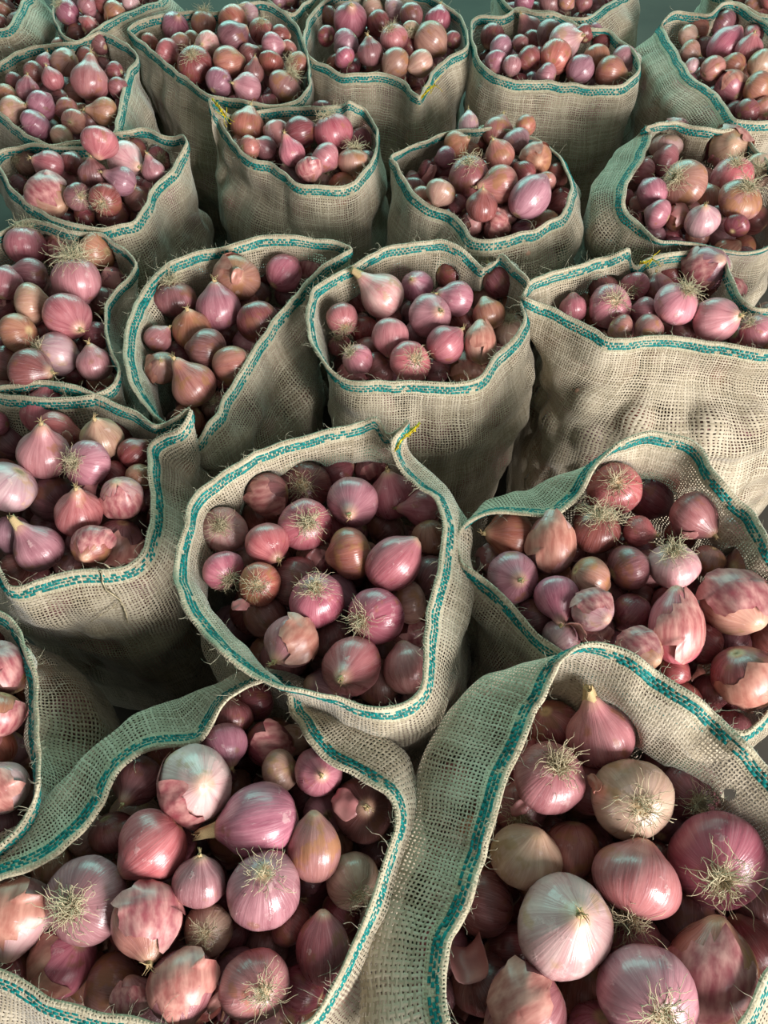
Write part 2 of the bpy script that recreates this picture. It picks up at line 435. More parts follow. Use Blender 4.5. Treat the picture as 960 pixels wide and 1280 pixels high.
SACK_LABEL = {   # label, short phrase for what lies inside
'yellow': ('jute sack with pinched corner sewn in yellow thread, wide flared collar', 'sack with the yellow-sewn corner'),
'tucked': ('jute sack whose back hem is tucked under the yellow-cornered sack', 'sack tucked under the yellow-cornered sack'),
'torn': ('jute sack with high peaked back hem and a torn hole in its collar', 'sack with a torn collar hole'),
'arched': ('jute sack with arched back hem, partly covered by the torn-collared sack', 'sack behind the torn-collared sack'),
'string': ('jute sack with a stray root string hanging over its front hem', 'sack with the hanging root string'),
'copper': ('jute sack of coppery papery onions beside the tucked-under sack', 'sack of coppery papery onions'),
'vgap': ('jute sack whose hem dips into a narrow V-shaped gap', 'sack with the V-shaped gap'),
'whiteneck': ('round-mouthed jute sack holding the onion with a thick white neck', 'sack holding the white-necked onion'),
'sagging': ('jute sack with broad sagging front next to the white-necked onion', 'sack with the broad sagging front'),
'fringe': ('jute sack beside the V-gapped one, holding an onion with bushy root fringe', 'sack holding the bushy-rooted onion'),
'topped': ('jute sack with one round onion perched on its back hem', 'sack with an onion perched on its hem'),
'tied': ('jute sack with yellow tie at its raised corner and a low front hem', 'sack with the yellow corner tie'),
'heaped': ('jute sack heaped so high that onions rise above its back hem', 'sack heaped above its hem'),
'leaning': ('jute sack with collar leaning inward on one side behind the sagging sack', 'sack with the inward-leaning collar'),
'shaded': ('jute sack behind the perched-onion sack, with a large ball onion', 'sack behind the perched onion'),
'wideopen': ('wide-mouthed jute sack behind the yellow-tied sack', 'wide-mouthed sack behind the yellow tie'),
'folded': ('jute sack with deep fold in front hem and a yellow straw', 'sack with the folded front hem'),
'straight': ('jute sack with straight level front hem behind the heaped sack', 'sack with the straight front hem'),
'bowed': ('jute sack with bowed-in side collar meeting the leaning-collared sack', 'sack with the bowed side collar'),
'bunched': ('jute sack with bunched front hem behind the large ball onion', 'sack with the bunched front hem'),
'cropped': ('jute sack with smooth outer collar behind the perched-onion sacks', 'sack with the smooth outer collar'),
'hidden': ('jute sack half hidden behind the straight-hemmed sack', 'sack half hidden behind the straight hem'),
'corner': ('jute sack showing past the back hem of the bowed-collar sack', 'sack past the bowed collar'),
'wedged': ('jute sack wedged behind the wide-mouthed and folded-hem sacks', 'sack wedged behind the wide mouth'),
}

SHORT = {'yellow': 'yellow-cornered sack', 'tucked': 'tucked-under sack', 'torn': 'torn-collared sack', 'arched': 'sack behind torn-collared one', 'string': 'string-draped sack', 'copper': 'sack of coppery onions', 'vgap': 'V-gapped sack', 'whiteneck': 'sack with white-necked onion', 'sagging': 'broad sagging sack', 'fringe': 'sack beside V-gapped one', 'topped': 'sack with hem-perched onion', 'tied': 'yellow-tied sack', 'heaped': 'high-heaped sack', 'leaning': 'inward-leaning sack', 'shaded': 'sack behind hem-perched onion', 'wideopen': 'wide-mouthed sack behind yellow tie', 'folded': 'sack with folded front hem', 'straight': 'straight-hemmed sack', 'bowed': 'sack with bowed collar', 'bunched': 'bunched-hem sack', 'cropped': 'smooth-collared sack', 'hidden': 'half-hidden sack', 'corner': 'sack past bowed collar', 'wedged': 'wedged-in sack'}

# onions traced in each mouth: x y radius colour:features [axis x y] [lLayer] [aAspect]
# features: r roots seen, n neck seen, l loose skin, p plain; (axis x y) is where that end sits on the disc
ONIONS = {
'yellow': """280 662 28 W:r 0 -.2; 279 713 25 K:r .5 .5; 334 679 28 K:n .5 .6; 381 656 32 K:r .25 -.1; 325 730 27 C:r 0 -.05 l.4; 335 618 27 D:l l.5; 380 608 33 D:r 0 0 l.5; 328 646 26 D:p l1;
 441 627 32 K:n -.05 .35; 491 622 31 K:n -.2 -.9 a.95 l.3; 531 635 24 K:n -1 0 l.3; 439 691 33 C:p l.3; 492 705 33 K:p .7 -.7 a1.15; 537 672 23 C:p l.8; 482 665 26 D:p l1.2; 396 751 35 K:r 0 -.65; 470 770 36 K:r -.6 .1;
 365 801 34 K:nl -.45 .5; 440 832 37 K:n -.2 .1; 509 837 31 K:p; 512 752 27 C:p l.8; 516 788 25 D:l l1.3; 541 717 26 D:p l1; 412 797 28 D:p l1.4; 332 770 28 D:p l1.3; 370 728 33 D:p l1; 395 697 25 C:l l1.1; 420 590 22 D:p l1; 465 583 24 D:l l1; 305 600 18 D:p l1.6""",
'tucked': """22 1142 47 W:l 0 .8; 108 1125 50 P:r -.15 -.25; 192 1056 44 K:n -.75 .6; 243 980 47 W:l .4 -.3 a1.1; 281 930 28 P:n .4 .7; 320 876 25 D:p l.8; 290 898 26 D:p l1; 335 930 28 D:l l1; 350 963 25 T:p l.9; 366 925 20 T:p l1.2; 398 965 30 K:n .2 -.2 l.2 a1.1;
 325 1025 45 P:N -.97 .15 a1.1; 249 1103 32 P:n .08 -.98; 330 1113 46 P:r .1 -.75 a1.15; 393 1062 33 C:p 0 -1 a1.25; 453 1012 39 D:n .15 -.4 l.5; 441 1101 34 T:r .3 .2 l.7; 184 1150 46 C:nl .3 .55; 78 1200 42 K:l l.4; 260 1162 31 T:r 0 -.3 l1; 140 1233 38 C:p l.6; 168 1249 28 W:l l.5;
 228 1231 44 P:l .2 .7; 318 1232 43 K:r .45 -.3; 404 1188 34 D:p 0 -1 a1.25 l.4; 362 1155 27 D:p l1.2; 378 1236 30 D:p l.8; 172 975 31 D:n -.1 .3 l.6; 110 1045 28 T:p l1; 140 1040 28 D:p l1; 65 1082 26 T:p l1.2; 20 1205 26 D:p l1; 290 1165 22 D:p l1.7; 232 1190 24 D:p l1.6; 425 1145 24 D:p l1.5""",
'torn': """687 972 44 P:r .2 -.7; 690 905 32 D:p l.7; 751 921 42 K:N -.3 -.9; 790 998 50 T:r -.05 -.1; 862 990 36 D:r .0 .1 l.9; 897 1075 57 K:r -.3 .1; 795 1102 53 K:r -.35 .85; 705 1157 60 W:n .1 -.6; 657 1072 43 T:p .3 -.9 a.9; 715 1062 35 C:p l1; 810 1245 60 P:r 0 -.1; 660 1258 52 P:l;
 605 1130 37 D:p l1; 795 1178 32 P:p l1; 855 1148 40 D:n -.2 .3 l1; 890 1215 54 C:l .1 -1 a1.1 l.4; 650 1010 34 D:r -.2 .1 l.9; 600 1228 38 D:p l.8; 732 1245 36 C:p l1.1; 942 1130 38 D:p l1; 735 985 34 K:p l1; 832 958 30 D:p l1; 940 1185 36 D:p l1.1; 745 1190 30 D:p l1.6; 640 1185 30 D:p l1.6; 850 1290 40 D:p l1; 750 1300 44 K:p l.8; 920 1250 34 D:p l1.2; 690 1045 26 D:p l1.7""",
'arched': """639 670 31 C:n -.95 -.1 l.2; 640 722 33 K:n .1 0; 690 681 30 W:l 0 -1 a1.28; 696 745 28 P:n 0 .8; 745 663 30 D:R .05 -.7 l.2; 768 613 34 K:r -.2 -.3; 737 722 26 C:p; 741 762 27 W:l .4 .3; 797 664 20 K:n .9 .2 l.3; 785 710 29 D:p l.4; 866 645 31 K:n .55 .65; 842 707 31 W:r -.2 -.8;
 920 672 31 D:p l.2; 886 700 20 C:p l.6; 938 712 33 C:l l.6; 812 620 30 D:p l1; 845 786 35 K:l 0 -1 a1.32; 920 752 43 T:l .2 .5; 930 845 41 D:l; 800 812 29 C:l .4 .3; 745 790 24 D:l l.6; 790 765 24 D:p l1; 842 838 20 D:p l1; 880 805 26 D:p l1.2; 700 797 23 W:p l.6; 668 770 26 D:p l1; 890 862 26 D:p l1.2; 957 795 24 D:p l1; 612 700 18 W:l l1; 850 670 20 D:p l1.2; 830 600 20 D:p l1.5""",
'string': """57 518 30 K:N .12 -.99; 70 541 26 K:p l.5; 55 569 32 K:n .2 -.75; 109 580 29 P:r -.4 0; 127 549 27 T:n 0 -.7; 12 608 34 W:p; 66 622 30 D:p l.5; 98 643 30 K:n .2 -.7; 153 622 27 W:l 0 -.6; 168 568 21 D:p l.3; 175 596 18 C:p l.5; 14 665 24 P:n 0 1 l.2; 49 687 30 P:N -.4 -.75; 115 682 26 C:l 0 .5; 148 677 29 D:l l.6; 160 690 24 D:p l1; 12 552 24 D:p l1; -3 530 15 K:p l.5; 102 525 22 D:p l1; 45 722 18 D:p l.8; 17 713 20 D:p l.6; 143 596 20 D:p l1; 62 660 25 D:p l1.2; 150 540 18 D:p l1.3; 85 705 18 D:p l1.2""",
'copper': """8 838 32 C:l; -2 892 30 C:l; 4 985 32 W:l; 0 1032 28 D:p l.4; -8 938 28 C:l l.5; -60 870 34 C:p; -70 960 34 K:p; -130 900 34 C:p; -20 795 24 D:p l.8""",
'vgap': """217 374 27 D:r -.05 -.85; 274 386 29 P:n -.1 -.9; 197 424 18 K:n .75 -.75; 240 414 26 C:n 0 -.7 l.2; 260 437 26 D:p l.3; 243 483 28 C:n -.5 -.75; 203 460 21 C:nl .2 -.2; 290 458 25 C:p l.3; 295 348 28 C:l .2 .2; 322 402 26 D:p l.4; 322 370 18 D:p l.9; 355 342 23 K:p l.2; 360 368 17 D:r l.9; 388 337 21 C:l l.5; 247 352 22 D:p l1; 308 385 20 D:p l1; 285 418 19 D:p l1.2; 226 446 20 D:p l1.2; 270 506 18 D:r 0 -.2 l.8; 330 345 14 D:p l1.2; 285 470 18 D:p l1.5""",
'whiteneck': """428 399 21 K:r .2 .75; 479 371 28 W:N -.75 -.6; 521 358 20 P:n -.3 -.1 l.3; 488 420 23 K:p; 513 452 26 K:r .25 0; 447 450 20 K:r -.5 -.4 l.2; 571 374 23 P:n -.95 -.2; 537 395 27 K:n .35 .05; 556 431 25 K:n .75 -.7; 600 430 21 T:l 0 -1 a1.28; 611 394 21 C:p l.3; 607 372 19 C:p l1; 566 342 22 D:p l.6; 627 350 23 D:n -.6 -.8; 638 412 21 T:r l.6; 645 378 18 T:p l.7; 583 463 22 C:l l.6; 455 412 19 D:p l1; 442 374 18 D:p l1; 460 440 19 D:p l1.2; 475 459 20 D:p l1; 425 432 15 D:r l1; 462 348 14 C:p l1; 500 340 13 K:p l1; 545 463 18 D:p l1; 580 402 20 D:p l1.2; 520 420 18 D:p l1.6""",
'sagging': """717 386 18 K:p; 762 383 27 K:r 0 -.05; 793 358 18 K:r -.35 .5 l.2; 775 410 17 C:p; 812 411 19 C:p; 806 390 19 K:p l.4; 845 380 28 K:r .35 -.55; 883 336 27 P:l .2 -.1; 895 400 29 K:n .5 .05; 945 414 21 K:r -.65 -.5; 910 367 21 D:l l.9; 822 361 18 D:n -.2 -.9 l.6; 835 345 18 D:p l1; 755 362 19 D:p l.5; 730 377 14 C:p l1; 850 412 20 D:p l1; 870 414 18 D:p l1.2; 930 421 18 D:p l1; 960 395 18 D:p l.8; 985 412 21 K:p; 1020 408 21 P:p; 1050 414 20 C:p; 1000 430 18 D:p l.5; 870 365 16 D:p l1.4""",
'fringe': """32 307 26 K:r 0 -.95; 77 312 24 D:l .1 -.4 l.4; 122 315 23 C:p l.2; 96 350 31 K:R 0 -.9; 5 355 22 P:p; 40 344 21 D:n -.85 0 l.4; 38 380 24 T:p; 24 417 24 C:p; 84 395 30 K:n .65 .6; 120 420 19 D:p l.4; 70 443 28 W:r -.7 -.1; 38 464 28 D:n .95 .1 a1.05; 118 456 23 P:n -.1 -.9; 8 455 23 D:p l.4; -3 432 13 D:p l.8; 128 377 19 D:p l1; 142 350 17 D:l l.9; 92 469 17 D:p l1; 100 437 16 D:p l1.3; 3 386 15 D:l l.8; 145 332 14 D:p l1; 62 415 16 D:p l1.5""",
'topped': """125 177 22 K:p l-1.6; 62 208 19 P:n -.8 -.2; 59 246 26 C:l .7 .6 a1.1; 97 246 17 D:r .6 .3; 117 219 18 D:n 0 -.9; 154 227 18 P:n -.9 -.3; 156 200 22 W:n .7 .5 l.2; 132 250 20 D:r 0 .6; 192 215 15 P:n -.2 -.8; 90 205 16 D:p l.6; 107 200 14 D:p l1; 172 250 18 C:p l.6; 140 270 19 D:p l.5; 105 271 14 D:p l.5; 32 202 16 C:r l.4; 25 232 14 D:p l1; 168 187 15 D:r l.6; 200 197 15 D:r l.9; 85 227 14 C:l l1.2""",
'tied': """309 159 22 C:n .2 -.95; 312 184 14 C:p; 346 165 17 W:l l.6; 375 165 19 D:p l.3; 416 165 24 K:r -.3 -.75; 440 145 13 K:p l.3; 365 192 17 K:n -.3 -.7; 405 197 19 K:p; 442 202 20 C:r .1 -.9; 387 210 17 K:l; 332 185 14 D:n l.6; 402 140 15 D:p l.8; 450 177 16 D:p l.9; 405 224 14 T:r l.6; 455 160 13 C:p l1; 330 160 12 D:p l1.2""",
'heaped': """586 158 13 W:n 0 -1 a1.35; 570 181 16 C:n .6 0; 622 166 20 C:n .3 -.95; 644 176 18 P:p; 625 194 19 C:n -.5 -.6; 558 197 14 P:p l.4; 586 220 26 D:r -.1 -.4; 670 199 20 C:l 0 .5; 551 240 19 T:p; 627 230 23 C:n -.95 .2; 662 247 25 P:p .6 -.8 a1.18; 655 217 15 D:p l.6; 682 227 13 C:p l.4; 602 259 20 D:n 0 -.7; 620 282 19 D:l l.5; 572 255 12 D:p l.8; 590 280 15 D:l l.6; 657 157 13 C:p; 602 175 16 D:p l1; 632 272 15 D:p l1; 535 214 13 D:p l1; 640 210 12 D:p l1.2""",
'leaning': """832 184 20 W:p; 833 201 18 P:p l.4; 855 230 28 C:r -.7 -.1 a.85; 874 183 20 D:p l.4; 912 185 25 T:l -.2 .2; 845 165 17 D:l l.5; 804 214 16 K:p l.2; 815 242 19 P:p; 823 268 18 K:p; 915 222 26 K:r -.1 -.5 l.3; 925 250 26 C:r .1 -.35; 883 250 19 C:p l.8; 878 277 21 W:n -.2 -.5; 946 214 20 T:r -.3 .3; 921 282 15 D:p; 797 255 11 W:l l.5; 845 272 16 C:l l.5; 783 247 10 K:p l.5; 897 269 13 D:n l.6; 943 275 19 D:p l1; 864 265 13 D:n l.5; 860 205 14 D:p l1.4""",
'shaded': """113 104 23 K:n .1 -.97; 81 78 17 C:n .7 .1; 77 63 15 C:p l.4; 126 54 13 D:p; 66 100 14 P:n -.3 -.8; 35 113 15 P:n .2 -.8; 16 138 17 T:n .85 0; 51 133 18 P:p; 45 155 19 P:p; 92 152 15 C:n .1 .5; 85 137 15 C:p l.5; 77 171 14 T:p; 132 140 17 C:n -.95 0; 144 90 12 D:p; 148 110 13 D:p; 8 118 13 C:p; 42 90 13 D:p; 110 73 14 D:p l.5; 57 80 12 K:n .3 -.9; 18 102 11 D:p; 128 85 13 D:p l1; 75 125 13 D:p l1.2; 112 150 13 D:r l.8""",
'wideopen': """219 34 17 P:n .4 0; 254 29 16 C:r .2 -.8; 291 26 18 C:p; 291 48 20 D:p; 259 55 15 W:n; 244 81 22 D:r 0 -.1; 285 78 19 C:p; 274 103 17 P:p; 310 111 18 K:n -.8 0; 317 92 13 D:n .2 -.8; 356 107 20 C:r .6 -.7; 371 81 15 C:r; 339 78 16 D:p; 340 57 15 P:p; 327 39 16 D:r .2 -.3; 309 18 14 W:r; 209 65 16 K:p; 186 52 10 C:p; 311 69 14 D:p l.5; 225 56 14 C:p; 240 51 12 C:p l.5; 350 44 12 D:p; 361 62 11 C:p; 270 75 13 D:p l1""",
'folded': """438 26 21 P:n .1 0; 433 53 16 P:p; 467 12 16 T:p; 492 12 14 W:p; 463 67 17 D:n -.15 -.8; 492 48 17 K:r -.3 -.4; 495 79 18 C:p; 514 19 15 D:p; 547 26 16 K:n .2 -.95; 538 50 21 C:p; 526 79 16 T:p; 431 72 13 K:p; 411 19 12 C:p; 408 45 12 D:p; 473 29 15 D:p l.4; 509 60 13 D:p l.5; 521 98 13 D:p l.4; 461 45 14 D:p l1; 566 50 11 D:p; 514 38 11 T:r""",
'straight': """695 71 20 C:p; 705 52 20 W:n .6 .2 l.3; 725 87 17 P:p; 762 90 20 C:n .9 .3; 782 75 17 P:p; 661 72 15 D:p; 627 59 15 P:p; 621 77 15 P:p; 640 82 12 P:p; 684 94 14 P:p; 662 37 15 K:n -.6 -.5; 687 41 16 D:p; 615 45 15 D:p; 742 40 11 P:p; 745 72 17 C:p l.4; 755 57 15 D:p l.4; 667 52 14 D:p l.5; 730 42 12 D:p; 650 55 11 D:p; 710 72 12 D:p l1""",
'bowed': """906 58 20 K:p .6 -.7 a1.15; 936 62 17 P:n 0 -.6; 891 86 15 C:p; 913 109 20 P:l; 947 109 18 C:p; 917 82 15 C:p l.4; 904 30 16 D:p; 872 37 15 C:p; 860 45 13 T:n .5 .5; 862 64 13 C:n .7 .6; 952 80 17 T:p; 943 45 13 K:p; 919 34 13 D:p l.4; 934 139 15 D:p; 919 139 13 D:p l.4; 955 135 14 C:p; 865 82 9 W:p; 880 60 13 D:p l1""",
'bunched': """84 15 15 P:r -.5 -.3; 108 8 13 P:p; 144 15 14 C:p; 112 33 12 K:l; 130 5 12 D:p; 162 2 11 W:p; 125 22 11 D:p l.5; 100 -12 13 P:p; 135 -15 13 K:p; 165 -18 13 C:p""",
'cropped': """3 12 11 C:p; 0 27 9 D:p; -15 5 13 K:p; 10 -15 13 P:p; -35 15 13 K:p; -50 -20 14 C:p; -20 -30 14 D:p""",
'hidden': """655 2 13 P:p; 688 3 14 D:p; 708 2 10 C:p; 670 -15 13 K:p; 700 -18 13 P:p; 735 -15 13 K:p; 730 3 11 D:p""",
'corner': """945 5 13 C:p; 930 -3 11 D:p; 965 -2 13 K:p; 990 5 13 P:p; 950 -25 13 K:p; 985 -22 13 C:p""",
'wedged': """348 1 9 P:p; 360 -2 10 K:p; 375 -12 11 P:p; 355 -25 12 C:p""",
}


def parse_rim(txt):
    out, dz, fl = [], 0.0, 2.0
    for tok in txt.replace('\n', ' ').split(';'):
        q = [float(a) for a in tok.split()]
        if len(q) >= 3: dz = q[2]
        if len(q) >= 4: fl = q[3]
        out.append((q[0], q[1], dz / 100.0, fl / 10.0))
    return out


def closed_spline(P, n):
    """centripetal-ish Catmull-Rom through closed points, resampled evenly to n"""
    P = np.asarray(P)
    m = len(P)
    fine = []
    for i in range(m):
        p0, p1, p2, p3 = P[i - 1], P[i], P[(i + 1) % m], P[(i + 2) % m]
        for t in np.linspace(0, 1, 12, endpoint=False):
            fine.append(0.5 * ((2 * p1) + (-p0 + p2) * t + (2 * p0 - 5 * p1 + 4 * p2 - p3) * t * t + (-p0 + 3 * p1 - 3 * p2 + p3) * t ** 3))
    fine = np.array(fine)
    seg = np.linalg.norm(np.roll(fine, -1, 0)[:, :3] - fine[:, :3], axis=1)
    cum = np.concatenate([[0], np.cumsum(seg)])
    ext = np.vstack([fine, fine[:1]])
    t = np.linspace(0, cum[-1], n, endpoint=False)
    return np.stack([np.interp(t, cum, ext[:, k]) for k in range(P.shape[1])], 1), cum[-1]


def gsmooth(A, sigma):
    n = len(A)
    k = np.arange(n)
    k = np.minimum(k, n - k)
    g = np.exp(-0.5 * (k / sigma) ** 2)
    g /= g.sum()
    return np.real(np.fft.ifft(np.fft.fft(A, axis=0) * np.fft.fft(g)[:, None], axis=0))


NR = 200                                    # points round a mouth
SK = {}
for key, sd in SACKS.items():
    pts = parse_rim(sd['rim'])
    P3 = []
    for (x, y, dz, fl) in pts:
        p = at_z(x, y, ZRIM + dz)
        P3.append([p[0], p[1], p[2], fl])
    R, length = closed_spline(P3, NR)
    # make anticlockwise seen from above
    ar = np.sum(R[:, 0] * np.roll(R[:, 1], -1) - np.roll(R[:, 0], -1) * R[:, 1])
    if ar < 0:
        R = R[::-1].copy()
    sm = gsmooth(R, 7.0)
    tan = np.roll(sm, -1, 0)[:, :2] - np.roll(sm, 1, 0)[:, :2]
    tan /= np.linalg.norm(tan, axis=1)[:, None] + 1e-9
    nrm = np.stack([tan[:, 1], -tan[:, 0]], 1)          # outward
    c = sm[:, :2].mean(0)
    SK[key] = dict(R=R, sm=sm, n=nrm, c=c, length=length, zs=ZRIM, drop=sd['drop'], collar=sd.get('collar', 0.075), taper=sd.get('taper', 1.0), grow=sd.get('grow', 0.0))

# body outlines, kept apart along the mid-lines between neighbours
for key, s in SK.items():
    lean = gsmooth(s['R'][:, 3:4], 5.0)
    s['lean'] = lean
    off = s['n'] * lean * s['collar'] * 0.8
    big = gsmooth(s['R'][:, :2] + off, 16.0)
    d = big - s['c']
    r = np.linalg.norm(d, axis=1)
    r = np.clip(0.75 * r + 0.25 * r.mean(), 0.12, 0.32) + 0.036 + s['grow']
    s['body'] = s['c'] + d / np.linalg.norm(d, axis=1)[:, None] * r[:, None]
for key, s in SK.items():
    b = s['body']
    for k2, s2 in SK.items():
        if k2 == key: continue
        ax = s2['c'] - s['c']
        L = np.linalg.norm(ax)
        ax = ax / L
        mid = s['c'] + ax * (L / 2 - 0.012)
        ex = (b - mid) @ ax
        ex = np.maximum(ex, 0)
        b = b - ex[:, None] * ax
    s['body'] = gsmooth(b, 2.5)

# ------------------------------------------------------------------ onion placement
TRACED = []


def parse_onions(key, txt):
    out = []
    for tok in txt.replace('\n', ' ').split(';'):
        q = tok.split()
        x, y, r = map(float, q[:3])
        colr, feat = q[3].split(':')
        ax, lay, asp = [], 0.0, None
        for a in q[4:]:
            if a[0] == 'l': lay = float(a[1:])
            elif a[0] == 'a': asp = float(a[1:])
            else: ax.append(float(a))
        out.append(dict(sack=key, px=x, py=y, rp=r, col=colr, feat=feat, ax=ax or None, lay=lay, asp=asp))
    return out


for key, txt in ONIONS.items():
    s = SK[key]
    L = parse_onions(key, txt)
    Rm = np.linalg.norm(s['sm'][:, :2] - s['c'], axis=1).mean()
    for o in L:
        z = s['zs'] - s['drop']
        for _ in range(4):
            p = at_z(o['px'], o['py'], z)
            dd = np.linalg.norm(p[:2] - s['c']) / Rm
            z = s['zs'] - s['drop'] - 0.028 * o['lay'] + 0.03 * max(0.0, 1 - dd * dd)
        o['d'] = ray(o['px'], o['py'])
        o['t'] = (z - CAM[2]) / o['d'][2]
        o['t0'] = o['t']
    for it in range(60):
        for i in range(len(L)):
            for j in range(i + 1, len(L)):
                a, b = L[i], L[j]
                pa, pb = CAM + a['d'] * a['t'], CAM + b['d'] * b['t']
                ra, rb = a['rp'] * a['t'] / F_PX, b['rp'] * b['t'] / F_PX
                ov = 0.90 * (ra + rb) - np.linalg.norm(pa - pb)
                if ov > 0:
                    # the one already deeper goes deeper, the other comes forward
                    ka, kb = a['t'] + 0.02 * a['lay'], b['t'] + 0.02 * b['lay']
                    far, near = (a, b) if ka > kb else (b, a)
                    far['t'] = min(far['t'] + 0.30 * ov, far['t0'] + 0.07)
                    near['t'] = max(near['t'] - 0.12 * ov, near['t0'] - 0.03)
    for o in L:
        o['p'] = CAM + o['d'] * o['t']
        o['r'] = o['rp'] * o['t'] / F_PX
    s['on'] = L
    TRACED += L


def inside(poly, q):
    x, y = q
    a, b = poly, np.roll(poly, -1, 0)
    cr = ((a[:, 1] > y) != (b[:, 1] > y)) & (x < (b[:, 0] - a[:, 0]) * (y - a[:, 1]) / (b[:, 1] - a[:, 1] + 1e-12) + a[:, 0])
    return cr.sum() % 2 == 1


FILL = []
for key, s in SK.items():
    rg = np.random.default_rng(abs(hash(key)) % 1000 if False else sum(map(ord, key)))
    poly = gsmooth(s['R'][:, :2] + s['n'] * np.minimum(s['lean'], 0.5) * s['collar'] * 0.8, 6.0)
    poly = poly - s['n'] * 0.026
    tr = s['on']
    tp = np.array([o['p'] for o in tr]); tr_r = np.array([o['r'] for o in tr])
    tpx = np.array([project(p) for p in tp])
    got = []
    lo, hi = poly.min(0), poly.max(0)
    for layer in range(5):
        for tries in range(600 if layer < 2 else 160):
            q = lo + (hi - lo) * rg.random(2)
            if not inside(poly, q): continue
            r = rg.uniform(0.021, 0.032)
            z = s['zs'] - s['drop'] - 0.032 - 0.042 * layer + rg.uniform(-0.012, 0.012)
            p = np.array([q[0], q[1], z])
            if len(tp) and np.any(np.linalg.norm(tp - p, axis=1) < 0.80 * (tr_r + r)): continue
            if got and np.any(np.linalg.norm(np.array([g[0] for g in got]) - p, axis=1) < 0.80 * (np.array([g[1] for g in got]) + r)): continue
            u, v, dep = project(p)
            if len(tp):
                pr = r * F_PX / dep
                dpx = np.hypot(tpx[:, 0] - u, tpx[:, 1] - v)
                trp = np.array([o['rp'] for o in tr])
                if np.any((dpx < trp + 0.55 * pr) & (tpx[:, 2] > dep - 0.004)): continue
            got.append((p, r))
    s['fill'] = got
    for p, r in got:
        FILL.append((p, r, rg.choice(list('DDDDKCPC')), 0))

# ------------------------------------------------------------------ sacks
KS = np.array([0.0, 0.35, 0.7, 1.0])


